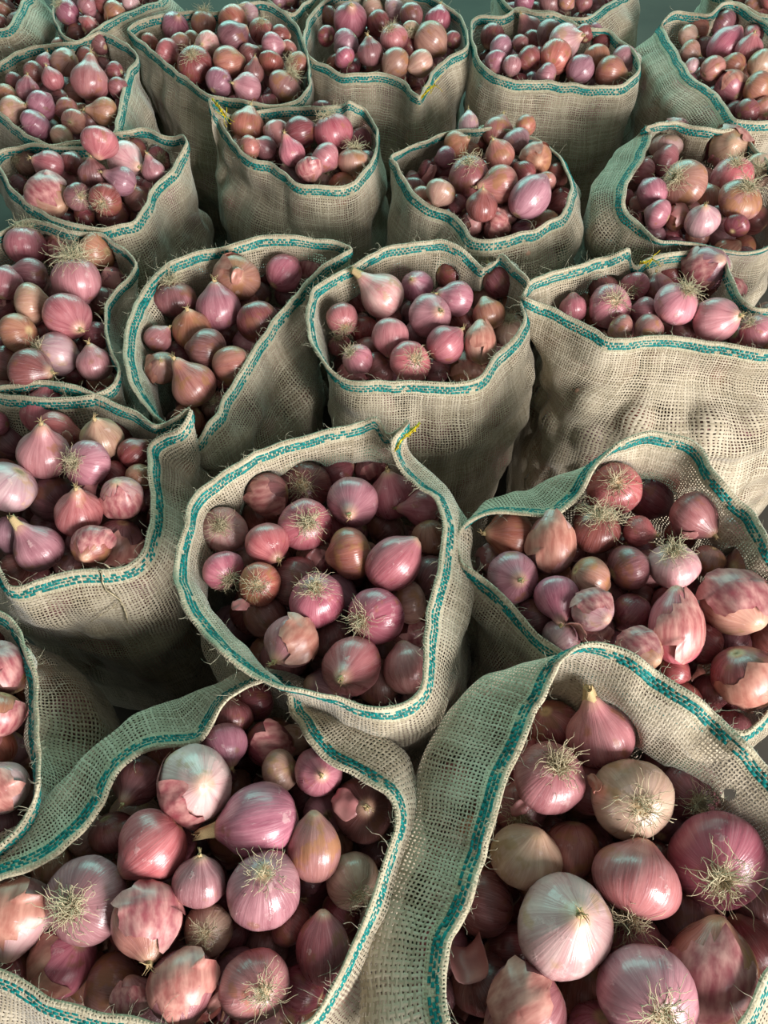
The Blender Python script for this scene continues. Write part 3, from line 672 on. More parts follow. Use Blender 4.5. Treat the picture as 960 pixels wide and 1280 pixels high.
def build_sack(key):
    s = SK[key]
    R, n, lean, body, C = s['R'], s['n'], s['lean'], s['body'], s['collar']
    rim = R[:, :3].copy()
    for j in range(NR):
        q = rim[j] * 30
        rim[j] += 0.0035 * np.array(noise.noise_vector((q[0], q[1], q[2] + 3.3)))
    off = sum(map(ord, key)) * 0.37
    # control rings down the cloth
    lean1 = np.clip(lean, -0.95, 0.95)
    drop1 = C * np.sqrt(1 - (0.93 * lean1) ** 2)
    sm1 = gsmooth(rim, 2.5)
    sm2 = gsmooth(rim, 6.0)
    ring = [rim]
    a = np.concatenate([(sm1[:, :2] + n * lean1 * C * 0.5), sm1[:, 2:3] - 0.42 * drop1], 1)
    ring.append(a)
    b = np.concatenate([(sm2[:, :2] + n * np.where(lean1 > 0, lean1 * 0.93, lean1 * 0.58) * C), sm2[:, 2:3] - 0.95 * drop1], 1)
    ring.append(b)
    zs = s['zs']
    zb = b[:, 2:3]
    c1 = np.concatenate([0.3 * b[:, :2] + 0.7 * body, np.minimum(zb - 0.045, zs - 0.12)], 1)
    ring.append(c1)
    ring.append(np.concatenate([body, np.full((NR, 1), zs - 0.20)], 1))
    ring.append(np.concatenate([s['c'] + (body - s['c']) * (1 - 0.11 * s['taper']), np.full((NR, 1), zs - 0.34)], 1))
    ring.append(np.concatenate([s['c'] + (body - s['c']) * (1 - 0.18 * s['taper']), np.full((NR, 1), 0.10)], 1))
    ring.append(np.concatenate([s['c'] + (body - s['c']) * (1 - 0.24 * s['taper']), np.full((NR, 1), 0.015)], 1))
    steps = [4, 5, 7, 10, 9, 8, 5]
    rows = []
    m = len(ring)
    for i in range(m - 1):
        p0, p1, p2, p3 = ring[max(i - 1, 0)], ring[i], ring[i + 1], ring[min(i + 2, m - 1)]
        for t in np.linspace(0, 1, steps[i], endpoint=False):
            rows.append(0.5 * ((2 * p1) + (-p0 + p2) * t + (2 * p0 - 5 * p1 + 4 * p2 - p3) * t * t + (-p0 + 3 * p1 - 3 * p2 + p3) * t ** 3))
    rows.append(ring[-1])
    V = np.array(rows)                                     # rows x NR x 3
    nr = len(V)
    # crumples in the cloth
    vlen = np.zeros((nr, NR))
    vlen[1:] = np.cumsum(np.linalg.norm(V[1:] - V[:-1], axis=2), 0)
    for i in range(1, nr):
        for j in range(NR):
            p = V[i, j]
            fade = min(1.0, vlen[i, j] / 0.06)
            low = min(1.0, max(0.0, (vlen[i, j] - 0.08) / 0.12))
            d = 0.014 * noise.noise((p[0] * 13 + off, p[1] * 13, p[2] * 17)) + 0.006 * noise.noise((p[0] * 34, p[1] * 34 + off, p[2] * 30))
            d += low * 0.020 * noise.noise((p[0] * 5 + off, p[1] * 5, p[2] * 26))
            V[i, j, :2] += n[j] * d * fade
    # onions pressing against the cloth from within
    rw = np.random.default_rng(sum(map(ord, key)) + 5)
    zrow = V[:, :, 2].mean(1)
    held = [(o['p'], o['r']) for o in s['on']] + list(s['fill'])
    hp = [h[0] for h in held]; hr_ = [h[1] for h in held]
    for zl in np.arange(s['zs'] - s['drop'] - 0.085, 0.26, -0.055):
        jj = rw.integers(0, 8)
        while jj < NR:
            z = zl + rw.uniform(-0.012, 0.012)
            row = int(np.argmin(np.abs(V[:, jj, 2] - z)))
            r = rw.uniform(0.026, 0.034)
            p = V[row, jj].copy()
            p[:2] -= n[jj] * (r + 0.001)
            p[2] = z
            if row > 8 and np.all(np.linalg.norm(np.array(hp) - p, axis=1) > 0.82 * (np.array(hr_) + r)):
                hp.append(p); hr_.append(r)
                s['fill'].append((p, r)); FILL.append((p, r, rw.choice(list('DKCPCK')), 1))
            jj += int(rw.integers(7, 12))
    # the cloth lies outside the onions it holds
    on = [(o['p'], o['r'] * 1.03) for o in s['on']] + s['fill']
    for rnd_ in range(3):
        F0 = V[3:].reshape(-1, 3)
        NN = np.tile(n, (nr - 3, 1))
        for (cp, cr) in on:
            dv = F0 - cp
            dist = np.linalg.norm(dv, axis=1)
            rr = cr + 0.003
            hit = dist < rr
            if not hit.any(): continue
            outw = (dv[:, :2] * NN).sum(1)
            side = hit & (outw < 0.15 * cr) & (dv[:, 2] < 0.45 * cr)
            good = hit & ~side & (outw > -0.35 * cr)
            if good.any():
                u = dv[good] / (dist[good][:, None] + 1e-9)
                F0[good] = cp + u * rr
            if side.any():
                q2 = dv[side].copy()
                q2[:, :2] -= NN[side] * outw[side][:, None]
                need = np.sqrt(np.maximum(rr * rr - (q2 * q2).sum(1), 0)) - outw[side]
                F0[side, :2] += NN[side] * np.minimum(need, 0.05)[:, None]
        V[3:] = F0.reshape(nr - 3, NR, 3)
        if rnd_ < 2:
            V[2:-1] = 0.5 * V[2:-1] + 0.25 * (V[1:-2] + V[3:])
    V[:, :, 2] = np.maximum(V[:, :, 2], 0.004)
    vlen[1:] = np.cumsum(np.linalg.norm(V[1:] - V[:-1], axis=2), 0)
    vlen = np.repeat(vlen.mean(1)[:, None], NR, 1) * 0.5 + vlen * 0.5

    root = bpy.data.objects.new('onion_sack', None)
    COL.objects.link(root)
    root.empty_display_size = 0.1
    org = np.array([s['c'][0], s['c'][1], 0.0])
    root.location = org
    tag(root, SACK_LABEL[key][0], 'sack', 'open jute sacks standing packed together')

    verts = (V - org).reshape(-1, 3)
    seg = np.linalg.norm(np.roll(rim, -1, 0) - rim, axis=1)
    ucum = np.concatenate([[0], np.cumsum(seg)]) * max(1.0, 1.15)
    faces, uvs = [], []
    for i in range(nr - 1):
        for j in range(NR):
            j2 = (j + 1) % NR
            faces.append((i * NR + j, (i + 1) * NR + j, (i + 1) * NR + j2, i * NR + j2))
            for (ii, jj, uu) in ((i, j, j), (i + 1, j, j), (i + 1, j2, j + 1), (i, j2, j + 1)):
                uvs.append((ucum[uu], vlen[ii, jj]))
    cidx = len(verts)
    verts = np.vstack([verts, [[0, 0, 0.004]]])
    for j in range(NR):
        j2 = (j + 1) % NR
        faces.append(((nr - 1) * NR + j, cidx, (nr - 1) * NR + j2))
        uvs += [(ucum[j], vlen[-1, j]), (ucum[j], vlen[-1, j] + .1), (ucum[j + 1], vlen[-1, j2])]
    bag = mesh_from('bag', verts, faces, M_BURLAP, (uvs,))
    if key == 'torn':
        tear = np.zeros(len(verts), dtype=np.float32)
        for i in range(2, 22):
            for j in range(NR):
                u, v, _ = project(V[i, j])
                tear[i * NR + j] = max(0.0, 1.25 - math.hypot((u - 911) / 15, (v - 993) / 11), 1.0 - math.hypot((u - 893) / 8, (v - 977) / 7))
        at = bag.attributes.new('tear', 'FLOAT', 'POINT')
        at.data.foreach_set('value', tear)
    obj('bag', bag, root)

    # hem: the folded-over edge, a flat loop of double cloth round the mouth
    def cloth(jf, sl):
        """point and frame at position jf round the rim, sl metres down the cloth"""
        j0 = int(math.floor(jf)) % NR
        j1 = (j0 + 1) % NR
        f = jf - math.floor(jf)
        col = V[:8, j0] * (1 - f) + V[:8, j1] * f
        cl = np.concatenate([[0], np.cumsum(np.linalg.norm(np.diff(col, axis=0), axis=1))])
        p = np.array([np.interp(sl, cl, col[:, k]) for k in range(3)])
        q = np.array([np.interp(sl + 0.004, cl, col[:, k]) for k in range(3)])
        dn = q - p
        dn /= np.linalg.norm(dn) + 1e-9
        tg = V[1, j1] - V[1, j0]
        tg /= np.linalg.norm(tg) + 1e-9
        nn = np.cross(dn, tg)
        nn /= np.linalg.norm(nn) + 1e-9
        return p, tg, dn, nn
    prof = [(0.022, 0.0009), (0.012, 0.0022), (0.003, 0.0024), (-0.0012, 0.0012), (-0.0012, -0.0012), (0.003, -0.0024), (0.012, -0.0022), (0.022, -0.0009)]
    hv, hf, hu = [], [], []
    npf = len(prof)
    rs = sum(map(ord, key))
    for j in range(NR):
        for (sl, h) in prof:
            p, tg, dn, nn = cloth(j, max(sl, 0))
            if sl < 0: p = p + dn * sl
            wob = 1 + 0.35 * noise.noise((j * 0.31 + rs, sl * 300, 0))
            hv.append(p + nn * h * wob - org)
    for j in range(NR):
        j2 = (j + 1) % NR
        for q in range(npf - 1):
            hf.append((j * npf + q, j2 * npf + q, j2 * npf + q + 1, j * npf + q + 1))
            a0, a1 = prof[q][0], prof[q + 1][0]
            hu += [(ucum[j], a0 + .05 * q), (ucum[j + 1], a0 + .05 * q), (ucum[j + 1], a1 + .05 * q), (ucum[j], a1 + .05 * q)]
    hem = obj('hem', mesh_from('hem', hv, hf, M_HEM, (hu,)), root)

    # teal yarns woven through the hem: staggered rows of short floats on both faces
    tv, tf = [], []
    rg = np.random.default_rng(rs)
    pitch = 0.0068
    cnt = int(s['length'] / pitch)
    for row, sl in enumerate((0.0066, 0.0106, 0.0146)):
        for q in range(cnt):
            if rg.random() < 0.05: continue
            jf = (q + 0.5 * (row % 2)) / cnt * NR
            p, tg, dn, nn = cloth(jf, sl + rg.normal(0, 0.0003))
            hl = 0.0030 * rg.uniform(0.75, 1.2)
            hw = 0.0018
            for sgn in (-1, 1):
                ctr = p + nn * sgn * 0.0022 - org
                b0 = len(tv)
                up = nn * sgn * 0.0011
                tv += [ctr - tg * hl - dn * hw, ctr + tg * hl - dn * hw, ctr + tg * hl + dn * hw, ctr - tg * hl + dn * hw, ctr + up - tg * hl * 0.7, ctr + up + tg * hl * 0.7]
                for q4 in ((0, 1, 5, 4), (2, 3, 4, 5), (3, 0, 4), (1, 2, 5)):
                    q4 = q4 if sgn > 0 else q4[::-1]
                    tf.append(tuple(b0 + x_ for x_ in q4))
    t = obj('teal_stitching', mesh_from('teal_stitching', tv, tf, M_TEAL), hem)
    t['label'] = 'teal yarn stitched along the hem'
    t['kind'] = 'stuff'

    # frayed jute fibres
    st = Strands()
    near = np.linalg.norm(np.append(s['c'], ZRIM) - CAM) < 1.45
    for q in range(440 if near else 180):
        jf = rg.random() * NR
        p, tg, dn, nn = cloth(jf, 0.0 if rg.random() < 0.7 else rg.uniform(0, 0.05))
        sg = rg.choice((-1, 1))
        d = -dn * rg.uniform(0.2, 1.0) + nn * sg * rg.uniform(0.1, 0.9) + tg * rg.normal(0, 0.9)
        st.add([x - org for x in curl(p, d, rg.gamma(2.2, 0.0042), 4, 0.38, rg)], 0.00027, 0.00014)
    fb = obj('loose_fibres', st.mesh('loose_fibres', M_JUTE), hem)
    fb['kind'] = 'stuff'
    s['root'], s['V'], s['org'], s['hem'], s['cloth'] = root, V, org, hem, cloth
    return root


for key in SACKS:
    build_sack(key)


# yellow thread sewn or tied at the corners
def yellow_thread(key, pts, name, label, wild=0.0):
    s = SK[key]
    rg = np.random.default_rng(5)
    st = Strands()
    P = [at_z(x, y, z) - s['org'] for (x, y, z) in pts]
    for k in range(5):
        q = [p + rg.normal(0, 0.0014, 3) for p in P]
        st.add(q, 0.0010, 0.0008)
    for i in range(len(P) - 1):
        for t in np.linspace(0, 1, 5):
            c = P[i] * (1 - t) + P[i + 1] * t
            d = rg.normal(0, 1, 3)
            st.add([c - d * 0.002, c + np.array([0, 0, 0.002]), c + d * 0.002], 0.0009)
    if wild:
        for k in range(6):
            st.add(curl(P[-1], rg.normal(0, 1, 3) + (0, -.3, .2), wild, 5, 0.3, rg), 0.0008, 0.0005)
    o = obj(name, st.mesh(name, M_YELLOW), s['root'])
    o['label'] = label


yellow_thread('yellow', [(496, 561, .668), (500, 552, .672), (508, 545, .675), (516, 538, .677), (524, 531, .677)], 'seam_thread', 'yellow seam thread')
yellow_thread('tied', [(266, 124, .668), (271, 130, .668), (276, 136, .665), (281, 145, .655)], 'tie', 'yellow knotted tie', 0.02)
yellow_thread('folded', [(527, 122, .63), (534, 114, .64), (543, 106, .645)], 'tie', 'yellow straw tie', 0.022)
yellow_thread('sagging', [(800, 329, .635), (808, 328, .64), (815, 324, .642)], 'tie', 'yellow straw tie', 0.018)


# ------------------------------------------------------------------ onion shapes
def bulb_mesh(shape, seed, seg=36, rings=22):
    """surface of revolution with a little irregularity; neck along +Z, root plate at -Z; equator radius 1"""
    rg = random.Random(seed)
    k_top, k_bot, neck = {'globe': (0.93, 0.86, 0.22), 'flat': (0.80, 0.72, 0.16), 'tall': (1.0, 0.96, 0.16), 'tear': (1.02, 0.86, 0.34)}[shape]
    prof = []
    for i in range(rings + 1):
        t = i / rings
        ang = -math.pi / 2 + math.pi * t
        r, z = math.cos(ang), math.sin(ang)
        if z < 0:
            z *= k_bot
            r = r ** 0.92 if r > 0 else 0
            if r < 0.2: z += (0.2 - r) * 0.22
        else:
            zz = z
            z *= k_top
            w = max(0.0, (zz - 0.80) / 0.20)
            if w > 0:
                r = r * (1 - 0.30 * w) + 0.13 * w * (0.6 if shape != 'tear' else 1.0)
                z += neck * w ** 1.6
            if shape == 'tear':
                w2 = max(0.0, (zz - 0.35) / 0.65)
                r *= 1 - 0.20 * w2 ** 1.3
                z += 0.10 * w2
        prof.append((max(r, 0.0), z))
    V, F = [], []
    p1, p2, p3 = rg.uniform(0, 6.28), rg.uniform(0, 6.28), rg.uniform(0, 6.28)
    off = Vector((seed * 3.1, seed * 1.7, 0))
    for i, (r, z) in enumerate(prof):
        for j in range(seg):
            th = 2 * math.pi * j / seg
            k = 1 + 0.030 * math.sin(2 * th + p1) + 0.016 * math.sin(3 * th + p2) + 0.008 * math.sin(9 * th + p3)
            q = Vector((r * math.cos(th), r * math.sin(th), z))
            k += 0.045 * noise.noise(q * 1.2 + off)
            V.append((q.x * k, q.y * k, z * (1 + 0.02 * math.sin(th + p3)) + 0.03 * q.x * math.sin(p2)))
    for i in range(rings):
        for j in range(seg):
            j2 = (j + 1) % seg
            F.append((i * seg + j, i * seg + j2, (i + 1) * seg + j2, (i + 1) * seg + j))
    F.append(tuple(range(seg))[::-1])
    F.append(tuple(rings * seg + j for j in range(seg)))
    return np.array(V), F


def with_loc(me, V):
    at = me.attributes.new('loc', 'FLOAT_VECTOR', 'POINT')
    at.data.foreach_set('vector', np.asarray(V, dtype=np.float32).ravel())
    return me


SHAPES = ['globe', 'flat', 'tall', 'tear']
BULB_GEO = {(sh, v): bulb_mesh(sh, 11 + 7 * v + 3 * i) for i, sh in enumerate(SHAPES) for v in range(3)}
BULB = {}


def bulb(sh, v, colr):
    kk = (sh, v, colr)
    if kk not in BULB:
        V, F = BULB_GEO[(sh, v)]
        BULB[kk] = with_loc(mesh_from('onion_bulb', V, F, ONION_M[colr]), V)
    return BULB[kk]


def roots_mesh(seed, count, ln):
    rg = np.random.default_rng(seed)
    st = Strands()
    for i in range(count):
        a = rg.uniform(0, 6.283)
        rr = 0.15 * math.sqrt(rg.random())
        p = (rr * math.cos(a), rr * math.sin(a), -0.76)
        sp = rg.uniform(0.3, 1.7)
        d = (math.cos(a) * sp, math.sin(a) * sp, -0.75)
        st.add(curl(p, d, ln * rg.uniform(0.4, 1.3), 8, 0.42, rg, (0, 0, 0.07)), 0.0125, 0.006)
    return st.mesh('roots', M_ROOT)


ROOTS = [roots_mesh(3 + i, 120, 0.80) for i in range(4)]
ROOTS_BIG = [roots_mesh(23 + i, 200, 1.25) for i in range(3)]


def neck_mesh(seed, length, rad, top):
    rg = random.Random(seed)
    V, F = [], []
    seg, rings = 12, 8
    bx, by = rg.uniform(-.25, .25), rg.uniform(-.25, .25)
    for i in range(rings + 1):
        t = i / rings
        r = rad * (1 - 0.55 * t) + rad * 0.25 * max(0, t - 0.6)
        for j in range(seg):
            th = 2 * math.pi * j / seg
            k = 1 + 0.16 * math.sin(3 * th + 2.2 * t + seed) + 0.08 * math.sin(7 * th)
            z = top + length * t
            if i == rings: z += length * 0.28 * rg.uniform(-1, 1)
            V.append((r * k * math.cos(th) + bx * length * t * t, r * k * math.sin(th) + by * length * t * t, z))
    for i in range(rings):
        for j in range(seg):
            j2 = (j + 1) % seg
            F.append((i * seg + j, i * seg + j2, (i + 1) * seg + j2, (i + 1) * seg + j))
    n0 = len(V)
    V.append((bx * length * .8, by * length * .8, top + length * 0.85))
    for j in range(seg):
        F.append((rings * seg + j, rings * seg + (j + 1) % seg, n0))
    # dry wisps
    st = Strands()
    nr = np.random.default_rng(seed)
    for i in range(5):
        st.add(curl((bx * length * .8, by * length * .8, top + length * 0.8), nr.normal(0, .6, 3) + (0, 0, 1), 0.3, 5, 0.3, nr), 0.022, 0.006)
    b = len(V)
    V += [tuple(q) for q in st.v]
    F += [tuple(x + b for x in f) for f in st.f]
    return mesh_from('neck', V, F, M_NECK)


TOPZ = {'globe': 1.08, 'flat': 0.90, 'tall': 1.10, 'tear': 1.38}
NECKS = {sh: [neck_mesh(5 + i + 9 * k, 0.26, 0.135, TOPZ[sh] - 0.06) for i in range(3)] for k, sh in enumerate(SHAPES)}
NECKS_BIG = {sh: [neck_mesh(45 + i + 9 * k, 0.62, 0.24, TOPZ[sh] - 0.16) for i in range(2)] for k, sh in enumerate(SHAPES)}


def peel_mesh(sh, var, seed):
    """a lifted, ragged flap of outer skin lying over the bulb, centred on local +X"""
    bV, _ = BULB_GEO[(sh, var)]
    seg, rings = 36, 22
    grid = bV.reshape(rings + 1, seg, 3)
    nph, nrh = 40, 7
    V, F = [], []

    def surf(jj, ri):
        ri = min(max(ri, 0.5), rings - 1.01)
        a, b = int(math.floor(ri)), int(math.floor(jj))
        fa, fb = ri - a, jj - b
        return (grid[a, b % seg] * (1 - fa) + grid[a + 1, b % seg] * fa) * (1 - fb) + (grid[a, (b + 1) % seg] * (1 - fa) + grid[a + 1, (b + 1) % seg] * fa) * fb
    V.append(tuple(Vector(surf(0, rings * 0.55)) * 1.03))
    for k in range(1, nrh + 1):
        rho = k / nrh
        for q in range(nph):
            ph = 2 * math.pi * q / nph
            e = Vector((math.cos(ph), math.sin(ph), seed * 1.3))
            out = 1 + 0.55 * noise.noise(e * 1.4) + 0.35 * noise.noise(e * 4.0) + 0.22 * noise.noise(e * 9.0)
            jj = rho * out * math.cos(ph) * 6.5
            ri = rings * 0.55 + rho * out * math.sin(ph) * 6.0
            lift = 1.018 + 0.26 * max(0.0, rho - 0.6) * max(0.0, noise.noise(e * 1.1 + Vector((5, 0, 0))) + 0.12) * 2.2 + 0.012 * noise.noise((jj, ri, seed))
            V.append(tuple(Vector(surf(jj, ri)) * lift))
    for q in range(nph):
        F.append((0, 1 + q, 1 + (q + 1) % nph))
    for k in range(nrh - 1):
        for q in range(nph):
            A, B = 1 + k * nph + q, 1 + k * nph + (q + 1) % nph
            F.append((A, A + nph, B + nph, B))
    return mesh_from('loose_skin', V, F, M_SKIN)


PEEL = {(sh, v): [peel_mesh(sh, v, 61 + i) for i in range(2)] for sh in SHAPES for v in range(3)}

# ------------------------------------------------------------------ place the onions
for o in TRACED:
    rg = np.random.default_rng(int(abs(o['px']) * 31 + abs(o['py']) * 17 + 3))
    feat = o['feat']
    if o['ax'] and len(o['ax']) == 2:
        a, b = o['ax']
        k = min(1.0, math.hypot(a, b))
        f = np.array([a, -b, math.sqrt(max(0, 1 - k * k))])
    elif o['ax']:
        f = np.array([o['ax'][0], 0, 0.5])
    elif 'r' in feat or 'n' in feat:
        an = rg.uniform(0, 6.28); f = np.array([0.5 * math.cos(an), 0.5 * math.sin(an), 0.75])
    else:
        an = rg.uniform(0, 6.28); f = np.array([math.cos(an), math.sin(an), rg.uniform(-0.5, 0.1)])
    f = f / np.linalg.norm(f)
    axis = RIGHT * f[0] + UP * f[1] + BACK * f[2]
    if 'r' in feat or 'R' in feat:
        axis = -axis
    asp = o['asp']
    big_neck = 'N' in feat
    if asp and asp > 1.05: sh = 'tall'
    elif asp and asp < 0.95: sh = 'flat'
    elif big_neck: sh = 'tear'
    elif 'n' in feat: sh = 'tear' if rg.random() < 0.38 else 'globe'
    elif 'r' in feat or 'R' in feat: sh = 'flat' if rg.random() < 0.45 else 'globe'
    else: sh = ('globe', 'globe', 'flat', 'tall')[rg.integers(4)]
    o['sh'], o['var'] = sh, int(rg.integers(3))
    q = Vector((0, 0, 1)).rotation_difference(Vector(axis))
    loc_b = q.inverted() @ Vector(BACK)
    tw = math.atan2(loc_b.y, loc_b.x) + rg.normal(0, 0.4) if 'l' in feat else rg.uniform(0, 6.28)
    q = q @ Quaternion((0, 0, 1), tw)
    sc = o['r'] * (1.04 if sh in ('flat',) else 1.0)
    o['M'] = Matrix.LocRotScale(Vector(o['p']), q, Vector((sc, sc, sc * ((asp or 1.0) if sh == 'tall' else 1.0))))
    parts = []
    if 'R' in feat: parts.append(('roots', ROOTS_BIG[rg.integers(3)]))
    elif 'r' in feat: parts.append(('roots', ROOTS[rg.integers(4)]))
    if 'N' in feat: parts.append(('neck', NECKS_BIG[sh][rg.integers(2)]))
    elif 'n' in feat: parts.append(('neck', NECKS[sh][rg.integers(3)]))
    if 'l' in feat: parts.append(('loose_skin', PEEL[(sh, o['var'])][rg.integers(2)]))
    o['parts'] = parts

vis = [o for o in TRACED if -0.6 * o['rp'] < o['px'] < 960 + 0.6 * o['rp'] and -0.6 * o['rp'] < o['py'] < 1280 + 0.6 * o['rp']]
vis.sort(key=lambda o: -o['rp'] * (1.0 - 0.25 * min(o['lay'], 1.6)))
single = {id(o) for o in vis[:300]}
def describe(o):
    """full and short wording of how one onion looks"""
    rs_ = [p['rp'] for p in SK[o['sack']]['on']]
    med = sorted(rs_)[len(rs_) // 2]
    size = 'large ' if o['rp'] > 1.25 * med else ('small ' if o['rp'] < 0.75 * med else '')
    if o['lay'] >= 0.8: size = 'half-buried ' + size
    if o['asp'] and o['asp'] > 1.05: size += 'oval '
    ft, w_, sh_ = o['feat'], [], []
    if 'R' in ft: w_.append('bushy roots'); sh_.append('bushy-rooted')
    elif 'r' in ft: w_.append('root tuft'); sh_.append('rooted')
    if 'N' in ft: w_.append('long neck'); sh_.append('long-necked')
    elif 'n' in ft: w_.append('dry neck'); sh_.append('necked')
    if 'l' in ft: w_.append('peeling skin'); sh_.append('peeling')
    c_ = COLOUR_WORD[o['col']]
    return f"{size}{c_} onion" + ((' with ' + ' and '.join(w_)) if w_ else ''), f"{size}{c_} " + ((sh_[0] + ' ') if sh_ else '') + 'one'


chosen = [o for o in TRACED if id(o) in single]
by_sack = {}
for o in chosen:
    o['full'], o['brief'] = describe(o)
    by_sack.setdefault(o['sack'], []).append(o)
for key, L in by_sack.items():
    for o in L:
        o['label'] = f"{o['full']} in {SHORT[key]}"
    cnt_ = lambda k: {v: sum(1 for q in L if q[k] == v) for v in {q[k] for q in L}}
    full, brief = cnt_('full'), cnt_('brief')
    used = set()
    for o in L:
        if full[o['full']] == 1: continue
        nb = sorted((q for q in L if q is not o and full[q['full']] == 1 and brief[q['brief']] == 1), key=lambda q: np.linalg.norm(q['p'] - o['p']))
        for q in nb[:4]:
            if np.linalg.norm(q['p'] - o['p']) > 1.7 * (q['r'] + o['r']): continue
            t = f"{o['full']} beside {q['brief']}, in {SHORT[key]}"
            if t not in used and len(t.replace('-', ' ').split()) <= 16:
                used.add(t); o['label'] = t
                break
for o in chosen:
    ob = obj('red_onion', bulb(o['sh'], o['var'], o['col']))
    ob.matrix_world = o['M']
    tag(ob, o['label'], 'onion', 'onions in ' + SHORT[o['sack']])
    for nm, pm in o['parts']:
        obj(nm, pm, ob)

# all other onions, smaller in view or buried: one heap
low_geo = {sh: bulb_mesh(sh, 91, 18, 11) for sh in SHAPES}
hv, hloc, hf, hmat, hr = [], [], [], [], []
slots = list('KPCTWD') + ['root', 'neck', 'skin']
mats = [ONION_M[c] for c in 'KPCTWD'] + [M_ROOT, M_NECK, M_SKIN]
cnt = 0


def add_heap(V, F, Mx, slot, rnd):
    global cnt
    A = np.array(Mx)
    W = V @ A[:3, :3].T + A[:3, 3]
    hv.append(W); hloc.append(V); hr.append(np.full(len(V), rnd))
    hf.extend([tuple(i + cnt for i in f) for f in F])
    hmat.extend([slot] * len(F))
    cnt += len(V)


def mesh_arrays(me):
    a = np.empty(len(me.vertices) * 3); me.vertices.foreach_get('co', a)
    return a.reshape(-1, 3), [tuple(p.vertices) for p in me.polygons]


cache = {}
for o in TRACED:
    if id(o) in single: continue
    V, F = low_geo[o['sh']]
    rnd = random.random()
    add_heap(V, F, o['M'], slots.index(o['col']), rnd)
    for nm, pm in o['parts']:
        if pm.name not in cache: cache[pm.name] = mesh_arrays(pm)
        V2, F2 = cache[pm.name]
        add_heap(V2, F2, o['M'], {'roots': 6, 'neck': 7, 'loose_skin': 8}[nm], rnd)
tiny_geo = {sh: bulb_mesh(sh, 97, 12, 8) for sh in SHAPES}
for (p, r, colr, deep) in FILL:
    q = Quaternion((random.gauss(0, 1), random.gauss(0, 1), random.gauss(0, 1), random.gauss(0, 1))).normalized()
    V, F = (tiny_geo if deep else low_geo)[random.choice(('globe', 'globe', 'flat'))]
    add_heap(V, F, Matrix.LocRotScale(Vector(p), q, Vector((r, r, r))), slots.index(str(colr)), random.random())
me = mesh_from('onion_heap', np.vstack(hv), hf)
for m_ in mats: me.materials.append(m_)
me.polygons.foreach_set('material_index', np.array(hmat, dtype=np.int32))
with_loc(me, np.vstack(hloc))
at = me.attributes.new('rnd', 'FLOAT', 'POINT')
at.data.foreach_set('value', np.concatenate(hr).astype(np.float32))
tag(obj('onion_heap', me), 'red onions heaped in the farther sacks and buried under the top ones', 'onions', kind='stuff')


# ------------------------------------------------------------------ loose skins and straws
def flake_mesh(seed, w, h, bend, kind=0):
    rg = random.Random(seed)
    n, m = 9, 8
    V, F = [], []
    for side in (0, 1):
        for i in range(m + 1):
            for j in range(n + 1):
                u, v = j / n - 0.5, i / m - 0.5
                out = 1 - 0.22 * noise.noise((math.atan2(v, u) * 1.5, seed, 0)) - 0.5 * max(0, abs(u) + abs(v) - 0.62)
                x, y = u * w * out, v * h * out
                an = x * bend
                z = (1 - math.cos(an)) / bend + 0.10 * w * noise.noise((u * 3 + seed, v * 3, 2)) - side * 0.0006
                V.append((math.sin(an) / bend, y, z))
    K = (n + 1) * (m + 1)
    for i in range(m):
        for j in range(n):
            A = i * (n + 1) + j
            F.append((A, A + 1, A + n + 2, A + n + 1))
            F.append((K + A, K + A + n + 1, K + A + n + 2, K + A + 1))
    brd = [j for j in range(n + 1)] + [i * (n + 1) + n for i in range(1, m + 1)] + [m * (n + 1) + j for j in range(n - 1, -1, -1)] + [i * (n + 1) for i in range(m - 1, 0, -1)]
    for a, b in zip(brd, brd[1:] + brd[:1]):
        F.append((b, a, K + a, K + b))
    return mesh_from('onion_skin', V, F, M_SKIN)


# x, y, sack, length cm, width cm, curl, tilt, label
FLAKES = [
 (592, 1205, 'torn', 5.6, 4.2, 55, 0.9, 'curled empty red onion skin shell beside the torn sack\'s hem'),
 (652, 1008, 'torn', 2.8, 1.4, 30, 0.2, 'crumpled tan skin scrap on onions in the torn-collared sack'),
 (748, 985, 'torn', 3.4, 1.3, 40, 0.8, 'thin red skin strip between onions in the torn-collared sack'),
 (432, 1005, 'tucked', 3.4, 2.6, 28, 0.5, 'pink papery flake lying on a dark onion in the tucked sack'),
 (272, 1250, 'tucked', 2.8, 1.0, 40, 0.3, 'white scrap of onion stem in the tucked sack'),
 (300, 757, 'yellow', 2.2, 1.4, 50, 0.3, 'small pink skin crumb beside the flared collar'),
 (392, 698, 'yellow', 3.0, 1.8, 30, 0.3, 'orange brown skin scrap amid the yellow-cornered sack\'s onions'),
 (113, 614, 'string', 3.6, 1.8, 35, 0.3, 'pale papery skin on a purple onion by the hanging string'),
 (84, 552, 'string', 3.2, 1.6, 25, 0.2, 'brown dry skin flake behind the hanging string sack\'s onions'),
 (725, 782, 'arched', 3.4, 2.2, 60, 0.6, 'magenta curled skin piece near the torn sack\'s peaked hem'),
 (862, 668, 'arched', 2.2, 1.2, 40, 0.4, 'tan dry neck scrap under the arched back hem'),
 (535, 221, 'heaped', 5.0, 1.8, 20, 0.2, 'flat tan dry leaf flake in the heaped sack'),
 (893, 205, 'leaning', 4.0, 3.0, 40, 0.4, 'pink papery skin bunch under the big tan onion'),
 (892, 362, 'sagging', 2.8, 2.0, 40, 0.4, 'tan papery scrap among the sagging sack\'s onions'),
 (296, 345, 'vgap', 2.8, 1.6, 45, 0.5, 'pale peeled skin flake in the V-gapped sack'),
]
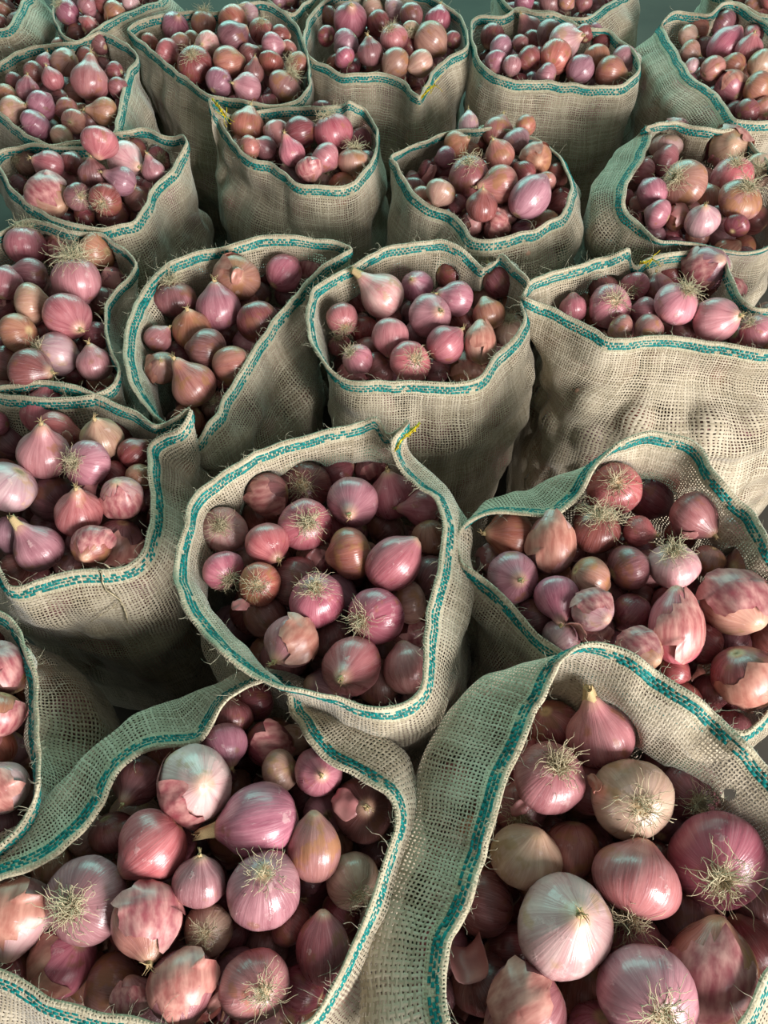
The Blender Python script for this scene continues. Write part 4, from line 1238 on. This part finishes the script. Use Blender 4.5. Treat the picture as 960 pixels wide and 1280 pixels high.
for i, (x, y, key, ln, wd, bend, tilt, label) in enumerate(FLAKES):
    s = SK[key]
    # rest it on the onion under that spot
    d = ray(x, y)
    best = None
    for o in s['on']:
        oc = CAM - o['p']
        A, B, Cc = d @ d, 2 * (d @ oc), oc @ oc - o['r'] ** 2
        D = B * B - 4 * A * Cc
        if D > 0:
            t = (-B - math.sqrt(D)) / (2 * A)
            if best is None or t < best[0]: best = (t, o)
    if best is None:
        p = at_z(x, y, s['zs'] - s['drop'] + 0.02); nn = np.array([0, -0.3, 1.0])
    else:
        p = CAM + d * best[0]
        nn = p - best[1]['p']
    nn = nn / np.linalg.norm(nn)
    rg = np.random.default_rng(100 + i)
    nn = nn + rg.normal(0, 0.25 * tilt, 3)
    nn /= np.linalg.norm(nn)
    q = Vector((0, 0, 1)).rotation_difference(Vector(nn)) @ Quaternion((0, 0, 1), rg.uniform(0, 6.28))
    f_ = obj('onion_skin', flake_mesh(i + 1, ln / 100, wd / 100, -bend if tilt < 0.6 else bend))
    f_.matrix_world = Matrix.LocRotScale(Vector(p + nn * 0.003), q, Vector((1, 1, 1)))
    tag(f_, label, 'onion skin', 'loose onion skins')

# the root string hanging over a front hem
s = SK['string']
st = Strands()
VV = s['V'].reshape(-1, 3)
dv_ = VV - CAM
dep_ = -(dv_ @ BACK)
ux_ = IMG_W / 2 + F_PX * (dv_ @ RIGHT) / dep_
uy_ = IMG_H / 2 - F_PX * (dv_ @ UP) / dep_


def on_cloth(x, y, lift=0.004):
    """the spot on the sack's cloth seen at x, y, lifted a little off it"""
    near_ = np.where(np.hypot(ux_ - x, uy_ - y) < 7)[0]
    t = (dep_[near_].min() if len(near_) else 1.0) - lift
    return CAM + ray(x, y) * t


P = [on_cloth(*q) for q in ((124, 703), (126, 715), (128, 727), (133, 738), (142, 744), (150, 750), (154, 757), (158, 768), (160, 778))]
st.add(P, 0.0019, 0.0012)
st.add([on_cloth(*q) for q in ((151, 751), (140, 760), (126, 769), (112, 778))], 0.0008, 0.0005)
st.add([on_cloth(*q) for q in ((124, 704), (131, 706), (138, 710))], 0.0008, 0.0005)
st.add([on_cloth(*q) for q in ((158, 768), (155, 760), (150, 752))], 0.0013, 0.0008)
tag(obj('root_string', st.mesh('root_string', M_ROOT)), 'stray dry root string hanging over a jute hem', 'root string')
print('onions', len(TRACED), 'single', len(single), 'fill', len(FILL))
